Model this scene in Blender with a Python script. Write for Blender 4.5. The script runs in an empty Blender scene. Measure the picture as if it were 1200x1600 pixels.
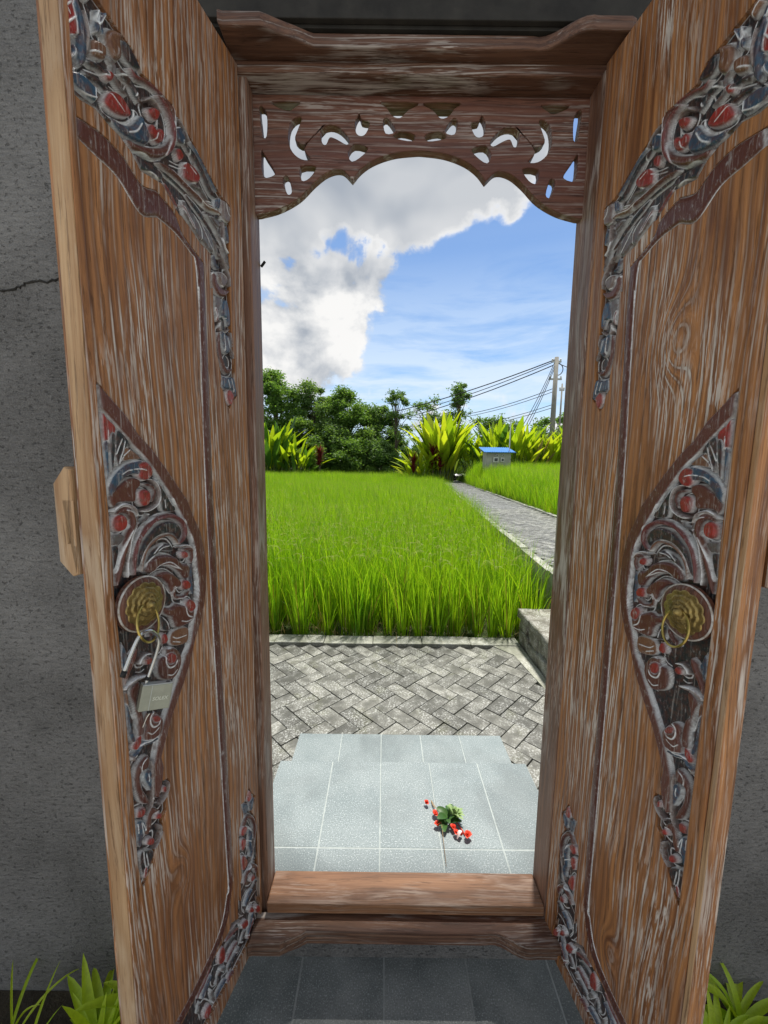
import bpy, bmesh, math, random
import numpy as np
from mathutils import Vector, Matrix, Euler, noise as mnoise
R = math.radians
scene = bpy.context.scene
col = scene.collection
rng = np.random.default_rng(7)
random.seed(7)

# ---------------------------------------------------------------- camera
cam_d = bpy.data.cameras.new('camera'); cam = bpy.data.objects.new('camera', cam_d); col.objects.link(cam)
cam_d.sensor_fit = 'VERTICAL'; cam_d.sensor_height = 36.0; cam_d.lens = 36.0*605/1600
cam_d.clip_start = 0.02; cam_d.clip_end = 6000
cam.matrix_world = Matrix.Translation((0, 0, 1.44)) @ Matrix.Rotation(R(90-6.9), 4, 'X') @ Matrix.Rotation(R(.72), 4, 'Z')
scene.camera = cam

# ---------------------------------------------------------------- light
SUN_EL, SUN_AZ = 72.0, 24.0            # elevation, azimuth clockwise from +Y
SKY_STRENGTH = 0.074
scene.view_settings.view_transform = 'Standard'
scene.view_settings.look = 'None'
scene.view_settings.gamma = 1.0
scene.view_settings.use_curve_mapping = False
scene.view_settings.exposure = 1.1
sd = bpy.data.lights.new('sun', 'SUN'); so = bpy.data.objects.new('sun', sd); col.objects.link(so)
sd.energy = 3.2; sd.angle = R(5); sd.color = (1.0, .95, .87)
sv = Vector((math.sin(R(SUN_AZ))*math.cos(R(SUN_EL)), math.cos(R(SUN_AZ))*math.cos(R(SUN_EL)), math.sin(R(SUN_EL))))
so.rotation_euler = sv.to_track_quat('Z', 'Y').to_euler(); so.location = (3, 8, 20)

# ---------------------------------------------------------------- node helpers
class NT:
    def __init__(s, tree): s.t = tree; s.n = tree.nodes; s.l = tree.links
    def new(s, typ, **kw):
        n = s.n.new(typ)
        for k, v in kw.items(): setattr(n, k, v)
        return n
    def put(s, sock, v):
        if isinstance(v, bpy.types.NodeSocket): s.l.new(v, sock)
        elif isinstance(v, (tuple, list)) and sock.type == 'RGBA' and len(v) == 3: sock.default_value = (*v, 1)
        else: sock.default_value = v
    def math(s, op, a, b=None, c=None, clamp=False):
        n = s.new('ShaderNodeMath', operation=op, use_clamp=clamp); s.put(n.inputs[0], a)
        if b is not None: s.put(n.inputs[1], b)
        if c is not None: s.put(n.inputs[2], c)
        return n.outputs[0]
    def vmath(s, op, a, b=None):
        n = s.new('ShaderNodeVectorMath', operation=op); s.put(n.inputs[0], a)
        if b is not None: s.put(n.inputs[1], b)
        return n.outputs['Value'] if op in ('DOT_PRODUCT', 'LENGTH', 'DISTANCE') else n.outputs[0]
    def noise(s, vec, scale, detail=4, rough=.55, dist=0, out=0, lac=2.0):
        n = s.new('ShaderNodeTexNoise'); s.put(n.inputs['Vector'], vec); s.put(n.inputs['Scale'], scale)
        n.inputs['Detail'].default_value = detail; n.inputs['Roughness'].default_value = rough
        n.inputs['Distortion'].default_value = dist; n.inputs['Lacunarity'].default_value = lac
        return n.outputs[out]
    def mapping(s, vec, scale=(1, 1, 1), loc=(0, 0, 0), rot=(0, 0, 0)):
        n = s.new('ShaderNodeMapping'); s.put(n.inputs[0], vec); n.inputs['Scale'].default_value = scale
        n.inputs['Location'].default_value = loc; n.inputs['Rotation'].default_value = rot
        return n.outputs[0]
    def ramp(s, fac, lo, hi, a=0., b=1., smooth=False):
        n = s.new('ShaderNodeMapRange', clamp=True)
        if smooth: n.interpolation_type = 'SMOOTHSTEP'
        s.put(n.inputs[0], fac); s.put(n.inputs[1], lo); s.put(n.inputs[2], hi); s.put(n.inputs[3], a); s.put(n.inputs[4], b)
        return n.outputs[0]
    def mix(s, f, a, b, typ='MIX'):
        n = s.new('ShaderNodeMix', data_type='RGBA', blend_type=typ); s.put(n.inputs[0], f); s.put(n.inputs[6], a); s.put(n.inputs[7], b)
        return n.outputs[2]
    def coord(s, which='Object'): return s.new('ShaderNodeTexCoord').outputs[which]
    def bump(s, h, strength=.5, dist=.002, normal=None):
        n = s.new('ShaderNodeBump'); s.put(n.inputs['Height'], h); n.inputs['Strength'].default_value = strength
        n.inputs['Distance'].default_value = dist
        if normal is not None: s.put(n.inputs['Normal'], normal)
        return n.outputs[0]

def new_mat(name):
    m = bpy.data.materials.new(name); m.use_nodes = True
    t = NT(m.node_tree); b = m.node_tree.nodes['Principled BSDF']
    return m, t, b

# ---------------------------------------------------------------- world: Nishita sky with procedural clouds
world = bpy.data.worlds.new('World'); scene.world = world; world.use_nodes = True
w = NT(world.node_tree); w.n.clear()
sky = w.new('ShaderNodeTexSky', sky_type='NISHITA'); sky.sun_disc = False
sky.sun_elevation = R(SUN_EL); sky.sun_rotation = R(SUN_AZ); sky.altitude = 200; sky.air_density = 1.0; sky.dust_density = .6; sky.ozone_density = 2.2
dirv = w.new('ShaderNodeTexCoord').outputs['Generated']
dirn = w.vmath('NORMALIZE', dirv)
# (direction x, z at y=1 ; radius ; weight) soft masses of cloud that the photo shows; beyond them the noise goes on, with more cloud added out of view
def blob(az, el, rad, wt):
    d = (math.sin(R(az))*math.cos(R(el)), math.cos(R(az))*math.cos(R(el)), math.sin(R(el)))
    dp = w.vmath('DOT_PRODUCT', dirn, d)
    c1 = math.cos(R(rad))
    return w.math('MULTIPLY', w.ramp(dp, c1, 1.0, 0, 1, True), wt)
def total(lst):
    s = lst[0]
    for q in lst[1:]: s = w.math('ADD', s, q)
    return s
p1 = w.mapping(dirn, (1, 1, 1.25))
SUNOFF = tuple(.075*c for c in (.55, -.1, .75))
p2 = w.vmath('ADD', p1, SUNOFF)
def dens(p): return w.noise(p, 5.6, 9, .56, .2)
n1 = dens(p1); n2 = dens(p2)
l1 = w.noise(p1, 5.6, 2.5, .5, .2); l2 = w.noise(p2, 5.6, 2.5, .5, .2)
CLOUD_GREY, CLOUD_LIT = (.19, .21, .24), (.47, .465, .455)

B = [(-15,35,11,.50),(-7,34,8,.48),(3,34.5,7.5,.50),(10,35,7,.46),(16.5,33.5,5,.42),(-17,27,9,.26),(-22,20,8,.1),
     (-4.5,24.5,5.5,.34),(-2,22.4,3.6,.26),(-9,21,7.5,.34),(-15,17,7,.30),(-11,13,5,.22),(-5,12.5,3.5,.16),
     (12,22,11,-.34),(22,23,10,-.36),(22,17,9,-.24),(-5.0,28.0,3.0,-.42),(-9,26.8,2.0,-.2),(5,17,5,-.3),(-8,28.5,1.6,-.3),(-1.8,27.5,1.8,-.2),(6,26,4,-.3),(10,12,7,-.18),
     (15,9.3,3.6,.24),(17.5,8,3,.2),(12.5,8.5,3,.2),(3.5,7.6,3,.2),(6,8,2.5,.18),(9,6,2.5,.16),(-3.8,10.6,2,.2)]
def vmax(lst):
    s = lst[0]
    for q in lst[1:]: s = w.math('MAXIMUM', s, q)
    return s
bias = w.math('SUBTRACT', vmax([blob(b[0], b[1], b[2]*1.25, b[3]) for b in B if b[3] > 0]), vmax([blob(b[0], b[1], b[2]*1.25, -b[3]) for b in B if b[3] < 0]))
base_cov = w.math('MULTIPLY_ADD', w.noise(p1, 1.3, 2, .5), .4, -.2)
front = w.ramp(w.vmath('DOT_PRODUCT', dirn, (0.02, .93, .36)), .72, .86, 0, 1, True)
elev = w.new('ShaderNodeSeparateXYZ'); w.l.new(dirn, elev.inputs[0]); zz = elev.outputs[2]
away = w.math('MULTIPLY', w.math('SUBTRACT', 1.0, front), .27)  # extra cloud added outside the view to brighten the shaded doorway
bias = w.math('ADD', w.math('ADD', bias, away), w.math('MULTIPLY', base_cov, w.math('SUBTRACT', 1.0, w.math('MULTIPLY', front, .6))))
nn1 = w.math('MULTIPLY_ADD', n1, 1.55, -.275); nn2 = w.math('MULTIPLY_ADD', n2, 1.55, -.275)
d0 = w.math('ADD', nn1, bias)
cov = w.ramp(d0, .55, .71, 0, 1, True)
thick = w.ramp(d0, .62, 1.02, 0, 1)
light = w.math('ADD', w.math('MULTIPLY', w.math('SUBTRACT', n1, n2), 4.6), .70, clamp=True)
soft = w.math('ADD', w.math('MULTIPLY', w.math('SUBTRACT', l1, l2), 3.4), .62, clamp=True)
high = w.ramp(zz, .38, .50, .15, 1.0)
light = w.math('ADD', w.math('MULTIPLY', light, w.math('SUBTRACT', 1.0, high)), w.math('MULTIPLY', soft, high))
under = w.math('MULTIPLY', w.ramp(thick, .0, .38), w.ramp(zz, .40, .52, .12, .95))
light = w.math('MULTIPLY', light, w.math('SUBTRACT', 1.0, w.math('MULTIPLY', under, .72)))
ccol = w.mix(light, CLOUD_GREY, CLOUD_LIT)
veil = w.noise(w.mapping(dirn, (1.2, 1.2, 7.0)), 3.2, 6, .6, .4)
veilf = w.math('MULTIPLY', w.ramp(veil, .30, .56), w.ramp(zz, .16, .45, 1.0, .03))
SK = SKY_STRENGTH
hsv = w.new('ShaderNodeHueSaturation'); hsv.inputs['Hue'].default_value = .500; hsv.inputs['Saturation'].default_value = 1.12; hsv.inputs['Value'].default_value = 1.0
w.l.new(sky.outputs[0], hsv.inputs['Color'])
skyc = hsv.outputs[0]
CL = 1/SK
sc1 = w.new('ShaderNodeVectorMath', operation='SCALE'); w.l.new(ccol, sc1.inputs[0]); sc1.inputs[3].default_value = CL
c1_ = w.mix(veilf, skyc, (.36*CL, .42*CL, .49*CL))
# low haze: the horizon stays pale blue, not white
c1_ = w.mix(w.ramp(zz, .0, .16, .75, 0, True), c1_, (.26*CL, .35*CL, .46*CL))
c2_ = w.mix(w.math('MULTIPLY', cov, w.ramp(thick, 0, .10, .6, 1)), c1_, sc1.outputs[0])
bg = w.new('ShaderNodeBackground'); w.l.new(c2_, bg.inputs[0]); bg.inputs[1].default_value = SK
wo = w.new('ShaderNodeOutputWorld'); w.l.new(bg.outputs[0], wo.inputs[0])
world.cycles.sampling_method = 'MANUAL'; world.cycles.sample_map_resolution = 1024

# ---------------------------------------------------------------- materials
def wood_mat(name, c1=(.17,.075,.030), c2=(.30,.145,.058), cred=(.14,.045,.03), wash=.5, seed=0., axis='Z', gscale=1.0, rough=.5, red=.25, washcol=(.72,.68,.61), knots=()):
    m, t, b = new_mat(name)
    co = t.coord('Object')
    rot = {'Z': (0, 0, 0), 'X': (0, R(90), 0), 'Y': (R(90), 0, 0)}[axis]
    v = t.mapping(co, (1, 1, 1), (seed*1.37, seed*.71, seed*2.1), rot)
    wv0 = co
    # grain coordinates: x,y across, z along
    warp = t.noise(t.mapping(v, (3.5, 3.5, .9)), 1.0, 3, .5, 0, 1)
    wv = t.new('ShaderNodeVectorMath', operation='MULTIPLY_ADD'); t.l.new(warp, wv.inputs[0]); wv.inputs[1].default_value = (.09, .09, .0); t.l.new(v, wv.inputs[2])
    vv = wv.outputs[0]
    gv = vv
    for (ku, kz, ks) in knots:
        dd = t.vmath('LENGTH', t.vmath('MULTIPLY', t.vmath('SUBTRACT', wv0, (ku, 0, kz)), (1, 0, .55)))
        g_ = t.math('EXPONENT', t.math('MULTIPLY', t.math('POWER', t.math('DIVIDE', dd, ks), 2.0), -.5))
        cxk = t.new('ShaderNodeCombineXYZ'); t.put(cxk.inputs[0], t.math('MULTIPLY', g_, ks*2.2)); gv = t.vmath('ADD', gv, cxk.outputs[0])
    fine = t.noise(t.mapping(gv, (80*gscale, 80*gscale, 1.3)), 1.0, 6, .70)           # bands of colour
    wave = t.new('ShaderNodeTexWave', wave_type='BANDS', bands_direction='X', wave_profile='SIN')
    t.l.new(t.mapping(gv, (1, 1, .075)), wave.inputs[0]); wave.inputs['Scale'].default_value = 21*gscale
    wave.inputs['Distortion'].default_value = 3.6; wave.inputs['Detail'].default_value = 2.5; wave.inputs['Detail Scale'].default_value = 1.1
    grain = wave.outputs[1]
    pores = t.noise(t.mapping(vv, (300*gscale, 300*gscale, 13)), 1.0, 3, .6)
    pores2 = t.noise(t.mapping(vv, (240*gscale, 240*gscale, 8)), 1.0, 4, .7)
    patch = t.noise(t.mapping(v, (9, 9, 2.6)), 1.0, 4, .6, .3)
    patch2 = t.noise(t.mapping(v, (24, 24, 5)), 1.0, 3, .6)
    base = t.mix(t.ramp(fine, .38, .62), c1, c2)
    base = t.mix(t.math('MULTIPLY', t.ramp(grain, .0, 1), .45), base, tuple(k*.42 for k in c1))
    base = t.mix(t.math('MULTIPLY', t.ramp(t.noise(t.mapping(v, (7, 7, 1.2)), 1, 2), .45, .7), red), base, cred)
    lines = t.ramp(grain, .86, .97)
    lines = t.math('MULTIPLY', lines, t.ramp(pores2, .36, .54))
    lines = t.math('MULTIPLY', lines, t.ramp(patch, .36, .50))
    pm = t.math('MULTIPLY', t.ramp(pores, .52, .60), t.ramp(t.math('ADD', patch, t.math('MULTIPLY', patch2, .5)), .66, .84))
    st = t.math('MULTIPLY', t.ramp(pores2, .56, .66), t.ramp(patch2, .50, .66))
    wsh = t.math('MAXIMUM', t.math('MAXIMUM', t.math('MULTIPLY', lines, .9), t.math('MULTIPLY', pm, .85)), t.math('MULTIPLY', st, .75))
    wsh = t.math('MULTIPLY', wsh, t.math('MULTIPLY', t.ramp(t.noise(t.mapping(v, (5, 5, 1.7), (3, 1, 2)), 1.0, 3, .6), .40, .60, .22, 1.25), wash), clamp=True)
    base = t.mix(t.math('MULTIPLY', t.ramp(pores2, .44, .36), .6), base, tuple(k*.3 for k in c1))
    c = t.mix(wsh, base, washcol)
    h = t.math('ADD', t.math('MULTIPLY', fine, .6), t.math('MULTIPLY', pores, .5))
    h = t.math('SUBTRACT', h, t.math('MULTIPLY', grain, .5))
    t.put(b.inputs['Base Color'], c); t.put(b.inputs['Roughness'], t.ramp(fine, .3, .7, rough-.08, rough+.14))
    b.inputs['Specular IOR Level'].default_value = .35
    t.put(b.inputs['Normal'], t.bump(h, .55, .0012))
    return m

def paint_mat(name):
    m, t, b = new_mat(name)
    a = t.new('ShaderNodeAttribute', attribute_name='paint'); v = t.coord('Object')
    n = t.noise(t.mapping(v, (1, 1, .35)), 240, 4, .6); n2 = t.noise(v, 60, 4, .6)
    n3 = t.noise(t.mapping(v, (300, 300, 14)), 1.0, 3, .6)
    c = t.mix(t.math('MULTIPLY', t.ramp(t.noise(v, 130, 3, .6), .42, .62), .55), a.outputs[0], (.10, .030, .018))
    wear = t.ramp(t.noise(t.mapping(v, (1, 1, .4)), 95, 4, .65), .40, .56)
    c = t.mix(t.math('MULTIPLY', wear, t.ramp(t.vmath('DOT_PRODUCT', a.outputs[0], (.33, .33, .33)), .25, .55)), c, a.outputs[0])
    c = t.mix(t.math('MULTIPLY', t.ramp(n2, .52, .68), .30), c, (.17, .085, .04))
    c = t.mix(t.math('MULTIPLY', t.math('MULTIPLY', t.ramp(n, .57, .68), t.ramp(n2, .35, .6)), .45), c, (.55, .56, .55))
    c = t.mix(t.math('MULTIPLY', t.ramp(n3, .58, .68), .35), c, (.50, .48, .45))
    t.put(b.inputs['Base Color'], c); b.inputs['Roughness'].default_value = .36; b.inputs['Specular IOR Level'].default_value = .5
    t.put(b.inputs['Normal'], t.bump(t.math('ADD', n, t.math('MULTIPLY', n3, .8)), .6, .0014))
    return m

def simple_mat(name, c, rough=.6, metal=0., var=0., scale=20., bumps=0., bscale=60., bdist=.002, spec=.4, c2=None):
    m, t, b = new_mat(name); v = t.coord('Object')
    if c2 is None: c2 = tuple(k*(1-var) for k in c)
    t.put(b.inputs['Base Color'], t.mix(t.ramp(t.noise(v, scale, 5, .6), .35, .65), c2, c))
    b.inputs['Roughness'].default_value = rough; b.inputs['Metallic'].default_value = metal; b.inputs['Specular IOR Level'].default_value = spec
    if bumps: t.put(b.inputs['Normal'], t.bump(t.noise(v, bscale, 5, .6), bumps, bdist))
    return m

def stone_mat(name, c1, c2, speck=.0, scale=8., island=False, rnd=.0, white=0., rough=.62, bs=.4, wet=0.):
    m, t, b = new_mat(name); v = t.coord('Object')
    if rnd or island:
        r = t.new('ShaderNodeNewGeometry').outputs['Random Per Island'] if island else t.new('ShaderNodeObjectInfo').outputs['Random']
        off = t.new('ShaderNodeVectorMath', operation='SCALE'); cx = t.new('ShaderNodeCombineXYZ')
        t.put(cx.inputs[0], r); t.put(cx.inputs[1], r); t.l.new(cx.outputs[0], off.inputs[0]); off.inputs[3].default_value = 91.0
        v = t.vmath('ADD', v, off.outputs[0])
    n = t.noise(v, scale, 6, .62); f = t.noise(v, 260, 3, .6); g = t.noise(v, 90, 4, .65)
    c = t.mix(t.ramp(n, .35, .66), c1, c2)
    if rnd or island: c = t.mix(t.ramp(r, 0, 1, 0, rnd), c, tuple(k*.35 for k in c1))
    c = t.mix(t.math('MULTIPLY', t.ramp(f, .56, .64), speck), c, (.62, .66, .66))
    c = t.mix(t.math('MULTIPLY', t.ramp(f, .44, .36), speck*.9), c, tuple(k*.35 for k in c1))
    wp = t.new('ShaderNodeNewGeometry').outputs['Position']; st_ = t.noise(wp, 2.6, 5, .6, .5); st2 = t.noise(wp, 7.5, 4, .65)
    c = t.mix(t.math('MULTIPLY', t.ramp(st_, .46, .62), .42), c, tuple(k*.45 for k in c1))
    c = t.mix(t.math('MULTIPLY', t.ramp(st2, .55, .68), .35*bool(white)), c, (.10, .105, .05))
    if white: c = t.mix(t.math('MULTIPLY', t.math('MULTIPLY', t.ramp(g, .50, .60), t.ramp(t.math('ADD', n, t.math('MULTIPLY', st2, .4)), .62, .76)), white), c, (.62, .64, .62))
    t.put(b.inputs['Base Color'], c); t.put(b.inputs['Roughness'], t.ramp(n, .3, .7, rough-.15*wet*2, rough+.1))
    b.inputs['Specular IOR Level'].default_value = .4
    t.put(b.inputs['Normal'], t.bump(t.math('ADD', f, g), bs, .0015))
    return m

def leaf_mat(name, c1, c2, trans=.35, rough=.45, tip=None, vary=1., spec=.35, rnd_hue=.0):
    """foliage: diffuse + translucent, colour varies per blade (mesh island) and per plant"""
    m = bpy.data.materials.new(name); m.use_nodes = True; t = NT(m.node_tree)
    b = m.node_tree.nodes['Principled BSDF']; o = m.node_tree.nodes['Material Output']
    r = t.new('ShaderNodeNewGeometry').outputs['Random Per Island']; r2 = t.new('ShaderNodeObjectInfo').outputs['Random']
    v = t.coord('Object')
    f = t.math('ADD', t.math('MULTIPLY', r, .6), t.math('MULTIPLY', r2, .4))
    c = t.mix(t.ramp(f, .1, .9), c1, c2)
    if tip is not None:
        a = t.new('ShaderNodeAttribute', attribute_name='dry').outputs[2]
        c = t.mix(a, c, tip)
    c = t.mix(t.math('MULTIPLY', t.ramp(t.noise(v, 30, 3), .4, .7), .25), c, tuple(k*.6 for k in c1))
    t.put(b.inputs['Base Color'], c); b.inputs['Roughness'].default_value = rough; b.inputs['Specular IOR Level'].default_value = spec
    tr = t.new('ShaderNodeBsdfTranslucent'); t.put(tr.inputs[0], t.mix(1.0, c, (1.25, 1.2, .55), 'MULTIPLY'))
    mx = t.new('ShaderNodeMixShader'); mx.inputs[0].default_value = trans
    t.l.new(b.outputs[0], mx.inputs[1]); t.l.new(tr.outputs[0], mx.inputs[2]); t.l.new(mx.outputs[0], o.inputs[0])
    return m

M = {}
M['leaf_wood'] = wood_mat('door_leaf_wood', c1=(.20,.080,.030), c2=(.47,.215,.080), wash=.68, knots=((.27,.62,.018),))
M['leaf_wood_right'] = wood_mat('door_leaf_wood_right', wash=.8, seed=3.3, c1=(.21,.082,.029), c2=(.50,.225,.078), knots=((.235,1.66,.026),(.22,.40,.016)))
M['stile_wood'] = wood_mat('stile_wood', c1=(.20,.10,.058), c2=(.34,.19,.11), wash=.6, seed=8.1)
M['frame_wood'] = wood_mat('frame_wood', c1=(.15,.072,.042), c2=(.29,.155,.095), wash=.55, seed=5.2)
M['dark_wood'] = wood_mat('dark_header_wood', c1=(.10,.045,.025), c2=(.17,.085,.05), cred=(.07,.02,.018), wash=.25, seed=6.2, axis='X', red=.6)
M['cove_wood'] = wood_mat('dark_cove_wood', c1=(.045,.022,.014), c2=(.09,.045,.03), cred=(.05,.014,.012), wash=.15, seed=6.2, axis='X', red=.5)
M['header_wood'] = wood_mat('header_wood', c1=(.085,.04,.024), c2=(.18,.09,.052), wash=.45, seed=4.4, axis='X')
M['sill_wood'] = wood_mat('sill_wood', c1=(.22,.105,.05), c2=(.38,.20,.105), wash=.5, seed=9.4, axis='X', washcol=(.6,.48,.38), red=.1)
M['plank_wood'] = wood_mat('threshold_plank_wood', c1=(.09,.045,.028), c2=(.21,.115,.07), wash=.55, seed=2.4, axis='X')
M['transom_wood'] = wood_mat('transom_wood', c1=(.12,.052,.034), c2=(.21,.098,.062), cred=(.13,.045,.034), wash=.5, seed=7.7, axis='X', red=.6, gscale=.8)
M['edge_wood'] = wood_mat('raw_edge_wood', c1=(.38,.21,.095), c2=(.60,.40,.22), cred=(.30,.14,.06), wash=.3, seed=1.4, gscale=.6, rough=.6, red=.2, washcol=(.7,.6,.45))
M['maroon'] = simple_mat('maroon_groove_paint', (.11,.035,.028), .5, var=.4, scale=40)
M['paint'] = paint_mat('carving_paint')
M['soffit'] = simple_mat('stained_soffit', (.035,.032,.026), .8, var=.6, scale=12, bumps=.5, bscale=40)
M['brass'] = simple_mat('aged_brass', (.42,.31,.11), .38, metal=.85, c2=(.20,.15,.06), scale=70, bumps=.35, bscale=160, bdist=.0008)
M['brass_ring'] = simple_mat('brass_ring_metal', (.55,.42,.13), .28, metal=.95, c2=(.40,.30,.09), scale=40)
M['steel'] = simple_mat('steel', (.62,.63,.62), .22, metal=.95, c2=(.45,.46,.45), scale=30)
M['rubber'] = simple_mat('black_rubber', (.012,.012,.012), .6)
M['lock_body'] = simple_mat('padlock_grey_green_enamel', (.33,.34,.27), .42, metal=.35, c2=(.28,.29,.23), scale=60, bumps=.1, bscale=300, bdist=.0005)
M['lock_mark'] = simple_mat('padlock_stamped_mark', (.62,.64,.55), .35, metal=.4)
M['lock_top'] = simple_mat('padlock_top_metal', (.46,.49,.47), .38, metal=.4)

# plaster
def plaster(name, c1, c2):
    m, t, b = new_mat(name); v = t.coord('Object')
    sw = t.noise(t.mapping(v, (1, 1, 1), (0, 0, 0), (0, R(-18), 0)), 1.4, 2)
    wv = t.vmath('ADD', v, t.vmath('SCALE', t.noise(v, 5, 2, .5, 0, 1)))
    n = t.noise(t.mapping(v, (34, 34, 110), (0, 0, 0), (0, R(16), 0)), 1.0, 6, .68, 1.2)
    g = t.noise(v, 260, 3, .65); big = t.noise(v, 2.2, 6, .65)
    pits = t.ramp(t.noise(t.mapping(v, (1, 1, 1.7)), 70, 4, .75), .34, .42)
    c = t.mix(t.ramp(big, .35, .65), c1, c2)
    c = t.mix(t.math('MULTIPLY', t.ramp(g, .45, .7), .35), c, tuple(k*1.5 for k in c2))
    c = t.mix(t.math('MULTIPLY', t.math('SUBTRACT', 1.0, pits), .4), c, tuple(k*.4 for k in c1))
    h = t.math('ADD', t.math('MULTIPLY', n, 1.0), t.math('MULTIPLY', g, .5))
    h = t.math('ADD', h, t.math('MULTIPLY', pits, .5))
    t.put(b.inputs['Base Color'], c); b.inputs['Roughness'].default_value = .85; b.inputs['Specular IOR Level'].default_value = .25
    t.put(b.inputs['Normal'], t.bump(h, 1.0, .009))
    return m
M['plaster'] = plaster('grey_trowelled_plaster', (.14,.137,.13), (.28,.274,.262))
M['rough_stone'] = stone_mat('rough_wall_stone', (.13,.12,.09), (.30,.29,.24), .4, 14, white=.5, bs=1.0)
M['tile'] = stone_mat('grey_stone_tile', (.165,.205,.212), (.225,.265,.27), .5, 5, rnd=.16, bs=.35, rough=.5)
M['tile_in'] = stone_mat('dark_grey_stone_tile', (.16,.18,.178), (.28,.30,.292), .4, 6, rnd=.2, bs=.5, rough=.45)
M['grout'] = simple_mat('pale_grout', (.36,.40,.39), .85, var=.2, scale=40)
M['grout_in'] = simple_mat('grey_grout', (.34,.36,.35), .85, var=.2, scale=40)
M['brick'] = stone_mat('grey_paving_brick', (.10,.10,.086), (.255,.253,.222), .2, 11, rnd=.8, white=.5, bs=.7, rough=.55)
M['brick_far'] = stone_mat('grey_paving_brick_far', (.12,.122,.12), (.235,.24,.232), .25, 9, island=True, rnd=.6, white=.4, bs=.5, rough=.6)
M['sand'] = simple_mat('dark_joint_sand', (.075,.075,.065), .95, var=.5, scale=60, bumps=.5, bscale=200)
M['concrete'] = stone_mat('pale_concrete', (.19,.20,.15), (.42,.42,.36), .2, 5, white=.6, bs=.6, rough=.75)
M['court'] = simple_mat('courtyard_gravel', (.40,.38,.34), .9, var=.3, scale=30, bumps=.6, bscale=90)
M['soil'] = simple_mat('wet_field_soil', (.050,.038,.022), .8, var=.5, scale=9, bumps=.6, bscale=30, bdist=.02)
M['ground'] = simple_mat('grassy_ground', (.070,.115,.028), .9, c2=(.045,.065,.02), scale=.7, bumps=.4, bscale=6, bdist=.05)
M['rice'] = leaf_mat('rice_leaf', (.11,.30,.010), (.40,.62,.026), .58, .42, tip=(.26,.20,.06))
M['panicle'] = leaf_mat('rice_panicle', (.22,.25,.05), (.32,.32,.08), .3, .6)
M['grass'] = leaf_mat('bank_grass', (.055,.125,.012), (.12,.19,.02), .4)
M['tree'] = leaf_mat('tree_foliage', (.10,.21,.045), (.22,.35,.08), .55, .5)
M['tree2'] = leaf_mat('tree_foliage_dark', (.08,.17,.05), (.16,.27,.075), .55, .5)
M['tree3'] = leaf_mat('tree_foliage_pale', (.10,.20,.06), (.19,.29,.09), .5, .5)
M['heli'] = leaf_mat('banana_like_leaf', (.17,.33,.014), (.40,.50,.028), .55, .35, spec=.5)
M['heli2'] = leaf_mat('banana_like_leaf_yellow', (.32,.44,.022), (.52,.56,.04), .55, .4)
M['heli3'] = leaf_mat('banana_like_leaf_green', (.04,.12,.02), (.09,.19,.03), .4, .35, spec=.5)
M['dryleaf'] = leaf_mat('dry_leaf', (.30,.22,.09), (.45,.36,.18), .3, .6)
M['red_leaf'] = leaf_mat('red_cordyline_leaf', (.10,.012,.018), (.24,.035,.035), .25, .45)
M['bark'] = simple_mat('bark', (.13,.105,.075), .9, var=.5, scale=5, bumps=.6, bscale=12, bdist=.02)
M['stalk'] = simple_mat('green_stalk', (.16,.22,.06), .6, var=.4, scale=5)
M['strap'] = leaf_mat('strap_leaf', (.30,.52,.018), (.66,.78,.05), .4, .4, spec=.5)
M['offer_leaf'] = leaf_mat('offering_leaf', (.025,.08,.015), (.06,.14,.03), .2, .45)
M['offer_pale'] = leaf_mat('offering_pale_leaf', (.22,.36,.13), (.36,.48,.22), .3, .5)
M['petal'] = leaf_mat('red_petal', (.62,.035,.020), (.80,.10,.05), .3, .5)
M['pink'] = simple_mat('pink_white_petal', (.8,.6,.55), .6)
M['twig'] = simple_mat('dry_twig', (.38,.26,.13), .8, var=.3, scale=60)
M['blue_roof'] = simple_mat('blue_metal_roof', (.05,.22,.60), .45, var=.25, scale=2)
M['hut_wall'] = simple_mat('pale_grey_render', (.42,.42,.38), .85, var=.3, scale=2.5)
M['meter'] = simple_mat('meter_casing', (.62,.62,.60), .5)
M['glassy'] = simple_mat('meter_window', (.05,.06,.06), .15)
M['pole'] = simple_mat('weathered_concrete_pole', (.27,.26,.23), .8, var=.3, scale=2)
M['wire'] = simple_mat('black_cable', (.035,.035,.04), .6)
M['galv'] = simple_mat('galvanised_steel', (.42,.43,.42), .45, metal=.6)
M['black_plastic'] = simple_mat('black_plastic', (.012,.013,.016), .35, bumps=.6, bscale=4, bdist=.05)

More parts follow.
